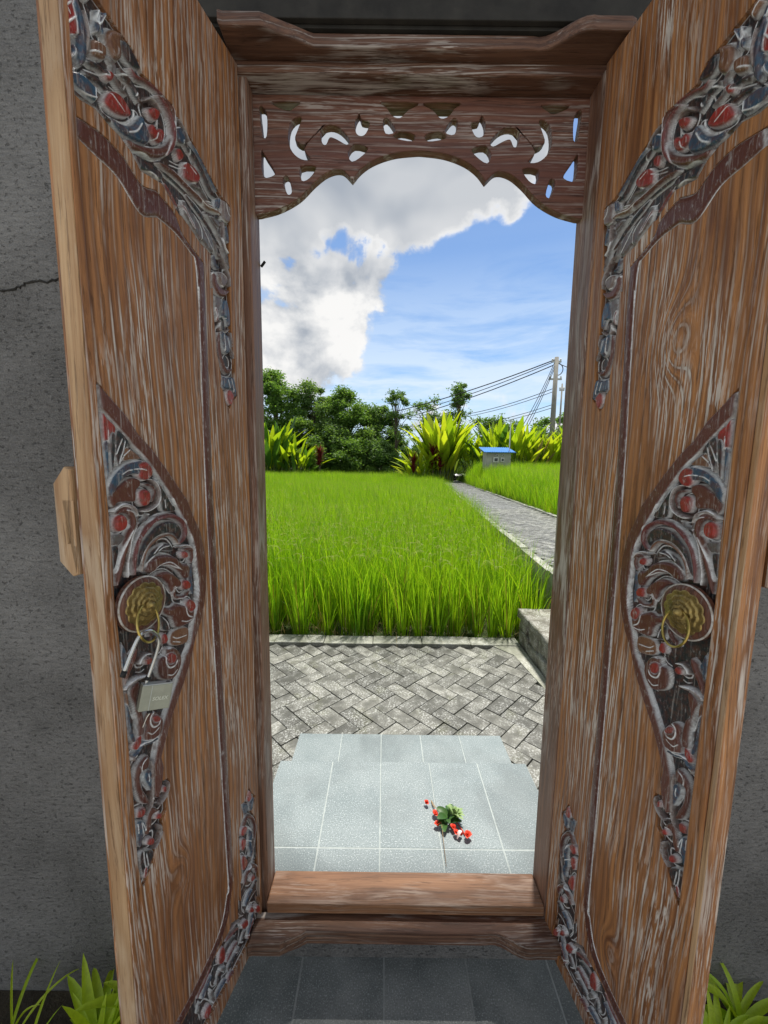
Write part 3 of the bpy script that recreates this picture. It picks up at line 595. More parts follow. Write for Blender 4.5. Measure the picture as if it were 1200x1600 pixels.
# ================================================================ DOOR LEAVES
TRACE = '''REGION MED
O : 3788,15573 3719,15519 3593,15374 3334,15137 3125,14854 2874,14631 2565,14268 2357,14000 2111,13693 1963,13337 1794,13020 1708,12604 1676,12189 1716,11787 1777,11497 1913,11134 2067,10891 2267,10411 2435,10133 2574,9916 2751,9666 2863,9450 2973,9237 3061,9032 3024,8787 3043,8515 2931,8474 2898,8335 2930,8179 3000,8095 3004,7878 3106,7773 3133,7672 3123,7532 3212,7423 3285,7389 3368,7189 3496,7010 3588,6903 3625,7035 3667,7434 3670,7868 3669,8240 3664,8537 3669,9037 3682,9437 3695,10176 3708,10690 3708,11431 3744,12268 3729,12882 3726,13336 3743,13930 3747,14105 3767,14719 3786,15232
P M 5 3 0 : 3769,15536 3593,15374 3334,15137 3125,14854 2874,14631 2565,14268 2357,14000 2111,13693 1963,13337 1794,13020 1708,12604 1676,12189 1716,11787 1777,11497 1913,11134 2067,10891 2267,10411 2435,10133 2574,9916 2751,9666 2863,9450 2973,9237 3061,9032 3024,8787 3085,8498 3191,8287 3282,8388 3237,9012 3153,9262 3046,9499 2919,9729 2746,10021 2569,10291 2360,10626 2219,10808 2100,11210 1969,11564 1917,11951 1946,12359 1997,12802 2153,13173 2349,13531 2539,13798 2489,13759 2709,14067 2968,14418 3230,14662 3484,14929 3746,15176
L W 1.1 1 : 3746,15176 3484,14929 3230,14662 2968,14418 2709,14067 2489,13759 2322,13474
L W 1.3 1 : 2539,13798 2349,13531 2153,13173 1997,12802 1946,12359 1917,11951 1969,11564 2100,11210 2260,10777
L W 1.3 1 : 2219,10808 2360,10626 2569,10291 2746,10021 2919,9729 3046,9499 3153,9262 3220,9077
L W 2.2 4 : 3769,15536 3766,15208 3761,14790 3750,14364 3726,14075 3745,13636
L W 2.0 4 : 3743,13930 3709,13558
L W 1.8 4 : 3738,12975 3723,12650 3730,12342 3746,12034 3735,11632 3723,11465
L W 1.6 4 : 3708,11431 3708,10690 3695,10176 3697,9458 3679,9297
L W 1.8 4 : 3682,9437 3669,9037 3664,8537 3669,8240 3670,7868 3667,7434 3588,6903
P R 3 2 1 : 3728,15116 3649,15055 3517,14925 3587,14745 3725,14679
P B 3 2 1 : 3741,14664 3663,14683 3683,14219 3714,14133 3734,14365
P K 4 2 1 : 3640,14771 3542,14807 3592,14365 3657,14248
P K 3 2 1 : 3502,14898 3282,14674 3458,14396 3529,14336 3560,14572
P N 2 2 1 : 3355,14640 3080,14464 3283,14429 3422,14427
L W 1 2 : 3655,14884 3665,14654 3664,14365
L W 1 2 : 3545,14660 3595,14439 3620,14218
L W 1.1 2 : 3431,14756 3509,14603 3548,14513
L W 1 2 : 3288,14598 3436,14472 3511,14366
L W .9 2 : 3382,14729 3428,14577 3508,14396
P B 6 4 1 : 3725,13885 3728,14046 3638,14189 3463,14336 3267,14414 3082,14432 2952,14369 2902,14238 2990,14110 3108,14081 3211,14195 3390,14168 3534,14067 3609,13936 3646,13879
P R 7 4 1 : 3180,14368 3045,14417 2935,14337 2904,14206 2990,14110 3125,14098 3194,14179 3168,14273
L W 1.3 7 : 3507,14201 3401,14260 3312,14275
L W 1.3 7 : 3516,14081 3409,14154 3247,14196
L W 1.2 7 : 3294,14282 3167,14289 3047,14264
L W 2 7 : 3725,13885 3729,14031 3638,14189 3463,14336 3285,14406 3082,14432 2970,14385
P M 3 4 1 : 3711,13869 3536,14037 3322,14151 3143,14114 3132,14002 3212,13927 3244,13754 3387,13751 3558,13752 3644,13700
L Z 4.5 7 : 2951,14108 2837,14021 2786,13867 2819,13700 2988,13600 3182,13588
L W 1.6 8 : 3050,14095 2912,14107 2798,13986 2767,13832 2842,13669 3030,13571 3182,13588
L M 3 6 : 3073,14032 2920,13992 2868,13872 2939,13728
P R 7 5 1 : 3196,13894 3117,13953 3003,13931 2963,13813 3023,13669 3139,13664 3189,13750
L W 1.5 7 : 3231,13674 3237,13849 3173,13956 3077,13983 2965,13912 2975,13781
P K 2 2 1 : 2787,14137 2594,13854 2390,13518 2703,13535 2729,13778 2755,14001
L B 1.8 2 : 2751,14068 2594,13854 2453,13614
L W 1 2 : 2735,13693 2752,13609
L W 1 2 : 2646,13737 2635,13579
L Z 4 6 : 3655,13626 3550,13705 3414,13707 3277,13631 3232,13497
L M 6 6 : 3625,13592 3488,13638 3370,13593 3308,13459 3336,13336 3418,13191 3525,12928 3632,12641 3696,12471
L W 1.6 8 : 3697,13601 3601,13695 3446,13741 3292,13680 3207,13591
L W 1.2 8 : 3454,13634 3369,13609 3301,13554
P R 8 5 1 : 3678,13539 3576,13587 3478,13544 3452,13432 3495,13329 3598,13299 3677,13343 3702,13437
L W 2.4 7 : 3495,13546 3413,13489 3386,13375 3463,13293 3601,13269 3710,13333
L W 2.2 6 : 3357,13291 3496,13079 3597,12882 3681,12654
P G 2 3 1 : 3699,13271 3485,13234 3564,13092 3697,13088
P K 1 3 1 : 3714,13077 3584,13050 3656,12772 3717,12725
L Z 3 5 : 3220,13415 3343,13241 3410,13062 3455,12817 3485,12536
L W 1.4 6 : 3262,13341 3364,13197 3426,12970 3478,12743 3485,12536
L G 3 4 : 3229,13545 3220,13415 3066,13427 3001,13518
L W 1.2 5 : 3208,13575 3100,13497 3001,13518
L R2 5 8 : 3385,12557 3358,12794 3308,12977 3221,13139 3077,13279 2909,13389 2696,13430 2497,13422 2316,13326 2226,13203 2212,13051 2293,12934 2405,12882
L W 1.2 8 : 3412,12564 3405,12773 3364,12957 3278,13133 3113,13318 2906,13439 2714,13492 2471,13464 2265,13357 2175,13233 2162,13043 2246,12907 2396,12843
P K 4 5 1 : 3316,12620 3261,12853 3151,13060 2983,13214 2790,13321 2548,13340 2368,13260 2281,13118 2314,12994 2389,12952 2497,13081 2653,13108 2848,13089 3018,13001 3147,12860 3236,12682
L W 1.2 8 : 3327,12590 3281,12841 3171,13048 3001,13234 2767,13335 2525,13337 2344,13257 2270,13098 2341,12943
L N 2.6 6 : 3226,12563 3172,12783 3062,12943 2893,13046 2721,13084 2566,13075 2457,12983 2395,12861
L W 1.1 7 : 3240,12583 3188,12820 3059,12993 2889,13096 2696,13124 2520,13085 2412,12956
L W 2 6 : 3207,12558 3135,12757 3005,12914 2812,13013 2616,13012 2508,12920 2445,12816
P K 3 5 1 : 3143,12642 3030,12835 2860,12919 2642,12946 2513,12848 2496,12754 2740,12806 2914,12757 3085,12627
L W 1 5 : 2972,12805 2841,12897 2709,12941
L W 1 5 : 2866,12833 2757,12880 2602,12884
L Z 3.4 7 : 2399,12806 2277,12819 2104,12765 2020,12651
L M 4 7 : 2282,12745 2108,12708 2065,12564 2125,12442
P R 8 5 1 : 2346,12702 2234,12716 2177,12627 2219,12561 2317,12584
L W 1.8 8 : 2159,12700 2143,12562 2199,12480 2346,12515 2413,12587
L W 1.4 7 : 2445,12816 2324,12838 2128,12789 2019,12670 2044,12481 2106,12341
P M 6 6 1 : 3166,12597 3039,12718 2871,12765 2657,12735 2458,12635 2323,12491 2177,12436 2134,12309 2196,12151 2319,12187 2430,12349 2629,12494 2844,12549 2995,12484 3134,12504
L W 1.6 8 : 3166,12597 3038,12734 2870,12782 2700,12762 2524,12687 2346,12515
L W 1.3 8 : 2970,12546 2820,12595 2623,12574 2380,12374
L W 1 8 : 2951,12524 2780,12550 2627,12520 2426,12404
P M 6 6 1 : 2980,12410 2809,12451 2635,12405 2459,12264 2371,12145 2402,12041 2499,12033 2557,11865 2643,11968 2697,12168 2818,12312
L W 1.5 8 : 3020,12422 2871,12477 2676,12461 2502,12332 2368,12182
P R 8 4 1 : 2371,12145 2247,12147 2164,12045 2209,11942 2334,11962 2378,12033
L W 1.6 7 : 2396,12133 2415,12026 2338,11906 2237,11912
L M 4 6 : 2565,12091 2575,11946 2440,11844 2294,11814 2187,11896
L W 1.2 7 : 2488,11842 2369,11811 2281,11820
L W 1.4 7 : 2594,12008 2566,12073 2473,12062
P K 2 3 1 : 2821,12277 2699,12132 2600,11917 2634,11762 2746,11783 2824,11920 2852,12144
L W 1.4 3 : 2803,12218 2744,12128 2664,11993
L W 2 5 : 2849,11875 2725,11758 2586,11782 2534,11857 2471,11741 2304,11663
L W 1 3 : 2175,12068 2000,12135
L W 1 3 : 2116,11991 1969,11987
L W 1 3 : 2124,11856 1979,11830
L B 4 2 : 2051,12385 2069,12096 2062,11797
P M 7 6 1 : 2833,11797 2681,11742 2517,11758 2305,11644 2102,11591 2088,11406 2150,11270 2382,11246 2572,11306 2650,11526 2821,11665
P R 9 4 1 : 2301,11701 2197,11743 2098,11650 2080,11524 2189,11464 2286,11559
L W 1.8 8 : 2299,11739 2332,11615 2293,11445 2170,11358
L W 1.1 9 : 2470,11398 2326,11331 2146,11328
L W 1.4 7 : 2298,11758 2169,11773 2045,11651 2088,11406 2152,11231 2409,11218 2645,11261
P K 2 3 1 : 2887,11654 2721,11498 2663,11344 2735,11299 2862,11390
L W 1 3 : 2846,11620 2745,11471 2710,11326
P N 1 2 1 : 2624,11233 2235,11165 2280,10867 2664,10986
L W 1 2 : 2630,11141 2517,11062 2270,11021
L W 1 2 : 2637,11049 2451,10955
L M 6 5 : 3136,11383 3007,11452 2934,11583
P R 6 4 1 : 2890,11293 2803,11292 2768,11147 2861,11096 2921,11161
L W 1.4 6 : 2715,11254 2746,11137 2820,11041
P B 2 2 1 : 3649,11458 3588,11292 3564,11224 3620,11072 3695,11043 3705,11294
L W 1.3 3 : 3619,11471 3584,11345 3561,11264
L M 7 5 : 3423,11268 3497,11106 3598,10963 3686,10789
P R 7 4 1 : 3281,11025 3198,11042 3135,10966 3192,10891 3273,10919
L Z 3.4 6 : 3146,11061 3276,11096 3360,11051 3396,10997
L W 1.8 7 : 3113,11044 3259,11102 3377,11045 3385,10934 3309,10879 3226,10880
L W 1.1 7 : 3392,10837 3299,10786 3215,10800
P M 6 5 1 : 2985,10875 2838,10894 2793,10997 2606,10924 2479,10717 2492,10528 2624,10370 2762,10351 2975,10502 3034,10687
P R 8 4 1 : 2840,10864 2762,10904 2651,10834 2619,10738 2683,10659 2778,10676 2846,10774
L W 2.2 8 : 2855,10918 2866,10753 2800,10625 2667,10603 2603,10682
L W 1.2 8 : 2864,10518 2736,10448 2615,10495
L W 1.8 8 : 2794,10982 2644,10942 2496,10774 2445,10618 2520,10412 2646,10334 2726,10314
L W 1.4 5 : 2982,10919 2871,10942 2791,11027
L Z 4.5 6 : 3239,10709 3399,10739 3524,10752 3632,10716 3707,10704
L W 2.5 8 : 3255,10718 3413,10769 3522,10779 3644,10751 3715,10695
P M 5 4 1 : 3528,10697 3404,10684 3493,10331 3407,10203 3369,9835 3448,9651 3509,9696 3499,10043 3552,10369 3611,10604
L N 3 3 : 3653,10630 3635,10478 3644,10356
P B 3 3 1 : 3675,10446 3619,10297 3598,9966 3539,9718 3603,9692 3666,9870 3688,10172
L W 1.8 4 : 3597,10483 3559,10286 3506,10048
L W 1.8 4 : 3621,10269 3596,9993 3524,9707
P R 4 3 1 : 3624,9620 3539,9718 3442,9736 3452,9594 3553,9522
P M 6 5 1 : 3303,10060 3154,9994 3008,9788 2980,9659 3048,9484 3192,9463 3360,9510 3397,9674 3353,9824 3376,9960
P R 9 4 1 : 3243,9946 3141,9924 3061,9808 3118,9753 3218,9822
L W 2.2 8 : 3154,9994 3259,9971 3284,9852 3225,9734 3121,9709 3063,9778
L W 1.3 8 : 3345,9712 3267,9626 3180,9626 3108,9652
L B 4.5 6 : 3124,9429 3261,9468 3423,9543 3526,9471 3668,9449
L W 1.8 8 : 3118,9503 3259,9497 3422,9557 3552,9536 3694,9499
L W 1.2 8 : 3147,9352 3299,9419 3413,9459 3514,9416 3641,9398
L Z 4 6 : 3702,9493 3600,9388
P M 5 5 1 : 3570,9216 3422,9296 3315,9246 3304,9135 3368,9033 3494,9053 3517,8973 3495,8786 3435,8613 3374,8437 3416,8372 3533,8515 3604,8764 3629,9002
L W 1.8 7 : 3657,9206 3580,9307 3455,9339
L W 1.4 7 : 3370,9255 3463,9229 3505,9146 3477,9039 3387,9016 3301,9047
L W 1.4 7 : 3524,9012 3527,8847 3467,8676 3414,8526
P B 3 3 1 : 3408,8982 3281,8928 3308,8552 3373,8696 3434,8885
L W 1.2 3 : 3357,8922 3345,8826 3359,8769
L Z 3 6 : 3286,9121 3261,8945 3278,8700 3295,8470 3327,8289 3447,8194
L W 1.3 7 : 3436,8972 3422,8790 3327,8552
L W 1.3 7 : 3309,8413 3198,8187 3039,8131
L Z 4 6 : 2936,8405 2945,8266 3037,8165 3162,8135
P R 7 3 1 : 3100,8438 3020,8405 3028,8285 3088,8320
L W 1.8 7 : 2998,8422 3097,8472 3155,8363 3071,8269 2988,8267
P R 6 4 1 : 3634,8357 3593,8436 3470,8388 3477,8292 3535,8245 3621,8294
L W 1.8 7 : 3640,8514 3520,8452 3433,8388 3460,8275 3537,8229 3639,8294
P M 4 4 1 : 3349,8257 3204,8103 3171,8000 3324,8075 3353,7927 3439,7801 3508,7872 3457,8064
P R 7 3 1 : 3290,8006 3229,8037 3153,7965 3198,7900 3275,7938
L W 2 7 : 3048,8011 3131,7998 3285,8073 3324,7933 3283,7821 3164,7812 3058,7856
P B 3 3 1 : 3643,8231 3473,8097 3485,7935 3548,7826 3594,7701 3654,7851
L W 1.4 4 : 3628,8199 3625,8008
L W 1.4 4 : 3559,8165 3528,7857
L W 1.4 4 : 3542,8149 3476,7927
L Z 4 6 : 3189,7746 3139,7586 3210,7457 3333,7405
P R 6 4 1 : 3487,7657 3426,7717 3335,7641 3341,7558 3419,7550
L W 2 7 : 3543,7647 3480,7755 3386,7747 3273,7686 3283,7551 3367,7477 3495,7543
P K 2 2 1 : 3583,7602 3335,7371 3428,7166 3531,7050 3568,7057 3634,7397
L W 1.6 4 : 3548,7582 3544,7384 3526,7241
L W 1.4 4 : 3500,7477 3464,7189
P R 3 2 1 : 3556,7221 3491,7218 3530,7067 3576,7067
L W 1.6 6 : 3286,7373 3347,7203 3454,7069 3588,6903
REGION TOP
O : 4000,20444 3554,20914 3325,20856 3166,20828 2964,20775 2744,20748 2601,20563 2215,20593 1979,20621 1985,20533 1790,20482 1477,20361 1198,20185 733,19936 435,19910 438,19887 442,19582 497,19064 524,18589 537,18116 526,17956 526,17455 497,16937 423,16716 453,16430 475,16285 390,15948 486,15826 558,15832 671,15605 805,15706 860,15935 961,16034 934,16255 986,16491 1049,16718 1056,17037 1103,17496 1087,17970 1161,17934 1143,18233 1121,18604 1253,18638 1444,18666 1660,18780 1883,18877 1950,18866 2317,19142 2753,19050 2917,19213 3113,19293 3285,19306 3475,19365 3707,19298 3955,19306 3990,19521 3971,19970
P B 5 4 1 : 3975,20447 3834,20601 3786,20537 3906,20367 3972,20334
P N 5 5 1 : 3687,20756 3579,20862 3479,20841 3425,20769 3509,20659 3593,20699
L B 7 6 : 3762,20671 3714,20587 3680,20499
L W 1.4 7 : 3792,20627 3730,20558 3708,20458
L W 1.4 7 : 3627,20800 3531,20750 3494,20661
P R 3 2 1 : 3984,20263 3726,20526 3651,20166 3686,20082 3821,19955 3870,20006 3984,20040
L W 1.6 3 : 3983,20053 3865,20229 3741,20425
L W 1.6 3 : 3899,19979 3792,20143 3681,20312
L W 1.6 3 : 3992,20020 3870,20006 3839,19902
L W 1 3 : 3928,20249 3845,20152 3828,20035
L W 1 3 : 3843,20335 3769,20250
P R 4 3 1 : 3970,19982 3876,19940 3861,19795 3948,19703
L W 1 4 : 3942,19938 3918,19755
L B 8 6 : 3680,20499 3635,20357 3605,20197 3622,19990 3670,19755
L W 1.6 5 : 3868,19875 3777,19997 3687,20069
L B 4 5 : 3940,19650 3829,19702 3748,19836 3757,19904
L W 1.4 6 : 3927,19650 3830,19688 3752,19796 3728,19918
L K 5 3 : 3979,19494 3868,19555 3751,19632
L W 1.5 5 : 3997,19429 3872,19501 3705,19672
P B 4 4 1 : 3872,19501 3693,19645 3514,19655 3440,19610 3468,19452 3625,19404 3796,19429
L W 1.1 6 : 3849,19460 3755,19413 3608,19431 3464,19509
L Z 3 6 : 3567,20487 3546,20380 3528,20230 3577,19992
L W 1.3 7 : 3494,20661 3443,20545 3396,20354 3236,20356
L B 4 6 : 3353,20697 3348,20572 3393,20397
L B 4 6 : 3236,20773 3314,20605 3310,20449
L W 1.3 6 : 3352,20711 3379,20567 3351,20529 3247,20736
P N 5 5 1 : 3500,20205 3384,20313 3255,20325 3268,20165 3389,20056 3499,20037
L W 1.6 6 : 3528,20050 3348,20174
L W 1.6 6 : 3566,19950 3421,20041 3325,20060
P N 7 6 1 : 3255,20527 3145,20673 2984,20742 3014,20588 3011,20394 3143,20262 3223,20314 3267,20382
L W 2 7 : 3291,20387 3273,20511 3162,20670 3017,20766
P K 5 4 1 : 2970,20699 2860,20716 2733,20641 2661,20556 2804,20461 2934,20462 2991,20539
L W 1.4 6 : 2893,20756 2747,20717 2623,20545
L W 1.3 6 : 3014,20588 3009,20424 2867,20377 2647,20478 2347,20611
L R2 3.5 6 : 2864,20408 2752,20388 2588,20469 2307,20549 2105,20520 1994,20409
L W 1.1 7 : 2943,20339 2739,20311 2485,20463 2221,20508
L G 4 5 : 3212,20242 3130,20204 3142,20054 3077,19996 2954,19955
L W 1.5 6 : 3158,20068 3053,20073 2944,20094
L W 1.5 6 : 3170,19918 3029,19922 2906,19862 2858,19736
P R 6 4 1 : 3330,19987 3226,20065 3160,20038 3202,19932 3289,19886
L K 4 4 : 3557,19881 3396,19970 3266,19975
L W 1.6 5 : 3563,19797 3435,19869 3301,19944
L K 5 4 : 3601,19699 3443,19768 3264,19783
L W 1.2 5 : 3514,19655 3386,19696 3185,19723
P R 6 4 1 : 3365,19549 3248,19783 3105,19859 2982,19830 2898,19721 3055,19583 3235,19514
L W 1.2 7 : 3268,19739 3169,19708 3049,19661
L W 1.6 7 : 3365,19549 3289,19472 3132,19509 2943,19611 2753,19848 2768,19912
L W 1.4 6 : 3483,19654 3483,19467
L K 6 5 : 3040,20240 2933,20233 2823,20210 2717,20074
L W 1.8 6 : 3045,20179 2932,20249
L W 1.8 6 : 2702,20282 2773,20103
L W 1.4 6 : 2882,20175 2931,20017 2904,19878
L K 5 4 : 3955,19306 3805,19320 3631,19334 3444,19363 3211,19392
L W 1.3 5 : 3915,19316 3721,19299 3477,19351 3286,19291
P M 7 6 1 : 3002,19331 2807,19398 2508,19567 2274,19751 2119,19979 2057,20193 2089,20418 2265,20520 2078,20575 1942,20449 1993,20072 2084,19803 2288,19560 2521,19381 2837,19255 2972,19234
L R2 4 9 : 2359,20443 2181,20427 2072,20315 2036,20141 2076,19910 2237,19628
L W 1.1 9 : 2405,20406 2252,20386 2144,20292 2111,20103 2172,19891
L W 1.1 9 : 2073,20645 2013,20478 2006,20232 2021,20018 2111,19750 2289,19542
P B 6 6 1 : 3276,19426 3099,19477 2907,19595 2756,19816 2690,19898 2616,19801 2543,19668 2616,19520 2805,19414 3056,19335 3180,19344
L W 2 8 : 3275,19433 3097,19500 2905,19618 2775,19816 2746,19945
L W 1.8 7 : 2995,19417 2833,19561 2721,19752
P R 8 5 1 : 2577,20064 2484,20184 2374,20225 2335,20160 2388,20039 2498,20001
L Z 3 8 : 2609,20176 2498,20282 2370,20292 2308,20229
L W 2 8 : 2633,20126 2639,20045 2585,19949 2481,19935 2321,20042 2267,20181
P R 8 5 1 : 2596,19801 2504,19918 2442,19886 2325,19990 2263,19906 2295,19785 2413,19683 2562,19702
L W 2.2 9 : 2268,20163 2281,19975 2235,19829 2394,19649 2595,19536
L W 1.3 9 : 2424,19836 2477,19701 2548,19601
L W 1.4 6 : 2788,19912 2687,19946 2636,19817 2601,19735
P K 3 4 1 : 2878,19226 2676,19275 2373,19321 2287,19245 2361,19163 2582,19132 2752,19066 2827,19123
L W 1.4 5 : 2917,19213 2734,19312 2477,19396 2241,19576
L W 1.3 5 : 2899,19195 2752,19066 2537,19162 2293,19157
P B 4 4 1 : 1953,20288 1769,20411 1699,20288 1761,20137 1917,20094
L W 1.6 5 : 1980,20251 1795,20409
L Z 2.5 5 : 1890,20490 1741,20432 1591,20296
P R 6 4 1 : 1979,19912 1899,19986 1801,19934 1834,19823 1939,19768
P R 6 4 1 : 1781,19842 1588,19920 1395,19865 1434,19709 1665,19579 1824,19583
L W 1.4 6 : 2043,19696 1838,19768 1726,19880
L W 1.4 6 : 2048,19624 1788,19731
L W 1.4 6 : 1675,19843 1513,19806
L K 6 5 : 1757,20193 1490,20151 1269,20005 1096,19848 909,19767
L B 3 6 : 1591,20296 1346,20177 1116,20029 902,19892
L W 1.1 7 : 1627,20163 1416,19981 1221,19807 1012,19665
L W 1.3 7 : 1537,20281 1259,20162 896,19995 700,19916
L G 5 5 : 1639,19559 1380,19650 1235,19588 1052,19542
L W 1.3 6 : 1581,19615 1373,19748
L M 5 6 : 2365,19424 2058,19481 1646,19464 1242,19467 825,19515
L W 1.1 7 : 2198,19522 1804,19489 1390,19493 783,19662
L K 4 0 : 2301,19368 1940,19384 1543,19343 1166,19220
L R2 4 4 : 2269,19173 2133,19088 1994,18964
L W 1 5 : 2326,19335 2196,19220 1984,19111 1922,18900
P B 4 5 1 : 909,19767 736,19873 781,19683 920,19580
P N 5 5 1 : 737,19852 455,19876 472,19570 620,19487 752,19598
L W 1.3 6 : 735,19894 436,19888
L N 5 5 : 1391,19498 1180,19461 927,19526 760,19536
L W 1.1 6 : 1434,19471 1224,19449 997,19513 779,19612
L K 4 2 : 1210,19333 1005,19381 786,19492
P B 4 5 1 : 840,19793 765,19853 777,19657 876,19599
P Z 5 5 1 : 717,19854 491,19871 462,19692 483,19544 640,19471 735,19535
L W 1 6 : 618,19854 577,19701 477,19653
L K 1.5 1 : 739,19475 615,19470 485,19513
P G 4 5 1 : 1844,19181 1659,19098 1357,19042 1099,18959 1048,18669 1187,18629 1356,18711 1464,18683 1580,18784 1823,18937
L R2 2 5 : 1870,19077 1727,18954 1576,18839
L W .9 6 : 1899,19186 1678,19099 1428,18921 1400,18688
L W .9 6 : 1715,19130 1461,19052 1322,18923 1071,18672
L W .9 6 : 1636,19151 1313,19067 1075,18986 1064,18776
L K 5 0 : 1702,19333 1345,19227 1090,19106 911,19000 771,18925
L G 3 5 : 1212,19290 947,19184 767,18987 630,18770 537,18583
P G 4 4 1 : 1122,19313 864,19389 849,19237 990,19246
L Z 2.5 6 : 717,19428 702,19259 716,19013 573,18874
L W .9 7 : 741,19429 757,19170 694,18964 573,18874
L B 4 4 : 593,19408 551,19265 533,19123
L K 4 1 : 616,19004 546,18887 528,18742
L G 4 5 : 1055,18924 969,18825 904,18710 785,18680
L W .9 6 : 943,18867 783,18710 669,18523 709,18276
L B 4 5 : 1051,18609 990,18464 897,18433
L Z 3 7 : 880,18723 691,18589 573,18413 558,18217
P M 5 5 1 : 1118,18273 1003,18252 963,18121 820,18077 615,18131 564,18105 729,17931 953,17887 1089,17994 1127,18124
P Z 7 5 1 : 976,18308 801,18402 681,18319 715,18166 820,18077 914,18142
L W 1.4 8 : 1021,18347 853,18349 708,18292 768,18113 915,18127 956,18243
L W 1.2 6 : 1070,18310 1146,18188
L W 1.6 6 : 1092,17934 931,17850 730,17899 565,18089
P G 4 4 1 : 1033,17836 856,17827 900,17522 1012,17339 1073,17586
P B 5 5 1 : 831,17804 694,17890 597,17680 585,17401 670,17356 743,17496 875,17499
L W 1.2 6 : 831,17804 900,17522 850,17475 716,17506
L K 4 1 : 878,17449 772,17453 756,17279 645,17315
L Z 3 5 : 906,17407 905,17214 788,17186 618,17307
L R2 2 4 : 1047,17595 1005,17468 1012,17339
P B 5 5 1 : 893,17185 735,17170 599,17145 616,16836 758,16764 855,16936
L W .9 6 : 844,17136 784,16791
L K 1.5 2 : 712,17094 641,16897
L W 1.3 6 : 922,17353 978,17061 917,16787 770,16560
L M 5 6 : 987,17123 981,16802 904,16560 752,16396 580,16470
L Z 2.6 5 : 565,17257 521,17033 450,16743
L W 1.6 8 : 675,16787 764,16662 717,16523 578,16522 569,16678 649,16743
L W 1.6 7 : 961,16480 891,16315 703,16289 528,16378 443,16606 480,16736
P B 5 5 1 : 908,16261 760,16259 532,16308 434,15976 498,15877 606,16016 802,15997 883,15998 944,16087
P R 6 3 1 : 792,15930 704,16015 568,15918 605,15772 682,15673 788,15760
L W 1.5 6 : 921,16258 961,16034 860,15935
L W 1.5 6 : 829,15992 817,15739 670,15623 559,15814 525,15908
L W 1.3 6 : 531,16325 390,15948 485,15835
L W .9 6 : 762,16225 689,16035
L W .9 6 : 648,16266 550,15991
REGION BOT
O : 429,6069 317,5824 158,5600 253,5416 344,5286 188,4973 146,4488 150,3931 173,3447 103,3022 86,2418 41,1889 180,2530 105,2207 61,1683 176,1657 692,1695 1275,1706 1826,1788 2265,1788 2690,1819 3547,3326 2971,3056 2471,3082 1973,3081 1415,3057 1303,3165 1022,2930 1044,3222 989,3548 893,3272 903,3820 820,3910 881,4588 909,5137 860,5344 678,5501 773,5902 601,5845
P R 5 3 1 : 543,5817 534,5992 432,6006 378,5852 363,5733 487,5714
L W 1.5 6 : 602,5820 552,6034 429,6069 320,5773
P B 4 4 1 : 718,5850 566,5760 494,5588 620,5472 711,5611
P B 4 4 1 : 452,5602 241,5648 293,5454 382,5350
L W 1.3 5 : 604,5795 755,5885 715,5537
L W 1.3 5 : 323,5696 158,5600 297,5377 344,5286
L M 5 6 : 757,5110 670,5284 547,5348 351,5132 240,4804 299,4479
L W 1.6 7 : 861,5320 624,5397 503,5412 310,5118 154,4774
L W 1.4 7 : 558,5121 436,5107 324,4833
P R 6 4 1 : 828,5234 711,5247 599,5109 724,4998 836,5087
L W 1.8 7 : 874,5075 647,4946 561,5070 633,5222
L B 5 6 : 483,4993 414,4707 467,4490 398,4198 485,4128
L W 1.2 7 : 521,5057 449,4851
P R 5 4 1 : 824,4945 653,4845 702,4658 820,4653
L W 1.6 7 : 820,4653 666,4593 513,4403 562,4240
L W 1.4 7 : 660,4694 463,4568 429,4423
L K 4 3 : 221,4287 241,3889 332,3794
L Z 2.6 6 : 149,4880 306,4321 490,4025
P R 5 4 1 : 831,4453 715,4407 609,4128 734,4052 829,4108
L W 1.6 7 : 828,4503 675,4416 569,4111 775,4019
L K 4 2 : 564,4214 577,3957 779,3943
L M 5 7 : 792,3690 626,3794 420,3753 256,3568 264,3407
L W 1.6 8 : 916,3569 783,3867 501,3816 333,3767 196,3444 270,3273
P R 6 4 1 : 475,3483 349,3449 356,3316 482,3352
L W 1.3 7 : 805,3435 599,3517 390,3496 309,3375
L W 1.8 7 : 607,3361 447,3199 187,3149
L K 5 3 : 191,3067 326,3026 500,2982
L B 4 5 : 452,3093 621,3074 750,2958
L W 1.4 6 : 164,2689 341,2730 514,2717
L W 1.4 6 : 532,3189 739,3164 791,2954 683,2679
L W 1.1 6 : 886,3399 905,3044
P R 6 4 1 : 313,2381 183,2304 124,2084 279,2164
L W 1.6 7 : 475,2641 223,2412 79,2057
L M 4 5 : 601,2658 436,2563
L W 1.4 6 : 993,3474 977,3058 839,2746
L W 1.4 6 : 782,3079 793,2877 685,2630
P R 6 4 1 : 602,2662 479,2618 405,2385 568,2508
P R 6 4 1 : 341,2388 190,2313 134,2069 287,2148
L W 1.6 8 : 646,2607 559,2691 395,2597 320,2362
L W 1.6 8 : 317,2415 189,2340 111,2069
P R 6 4 1 : 960,2662 730,2550 700,2346 894,2439
L W 1.6 7 : 1271,3097 1023,2905 726,2627
L Z 3 6 : 1380,3061 1168,2988 953,2787
L R2 4 5 : 1556,2994 1319,2876 1071,2728
L W 1.5 6 : 993,2759 932,2463 981,2259 955,2032
L B 4 5 : 448,2383 543,2169 676,2009
L R2 3 5 : 417,2145 592,2036 683,1878
L W 1.4 6 : 244,2122 215,1795 430,1878 689,1747
L K 5 3 : 747,2215 871,2135 914,2058
L W 1.3 6 : 510,1984 720,1957 951,2108 1072,2005
L K 5 4 : 1188,2621 1469,2720 1608,2685
L W 1.3 5 : 1045,2506 1265,2542 1479,2529 1588,2427
L R2 3 5 : 1126,2403 1343,2441 1555,2405
L G 4 5 : 1064,2156 1216,2103 1433,2098
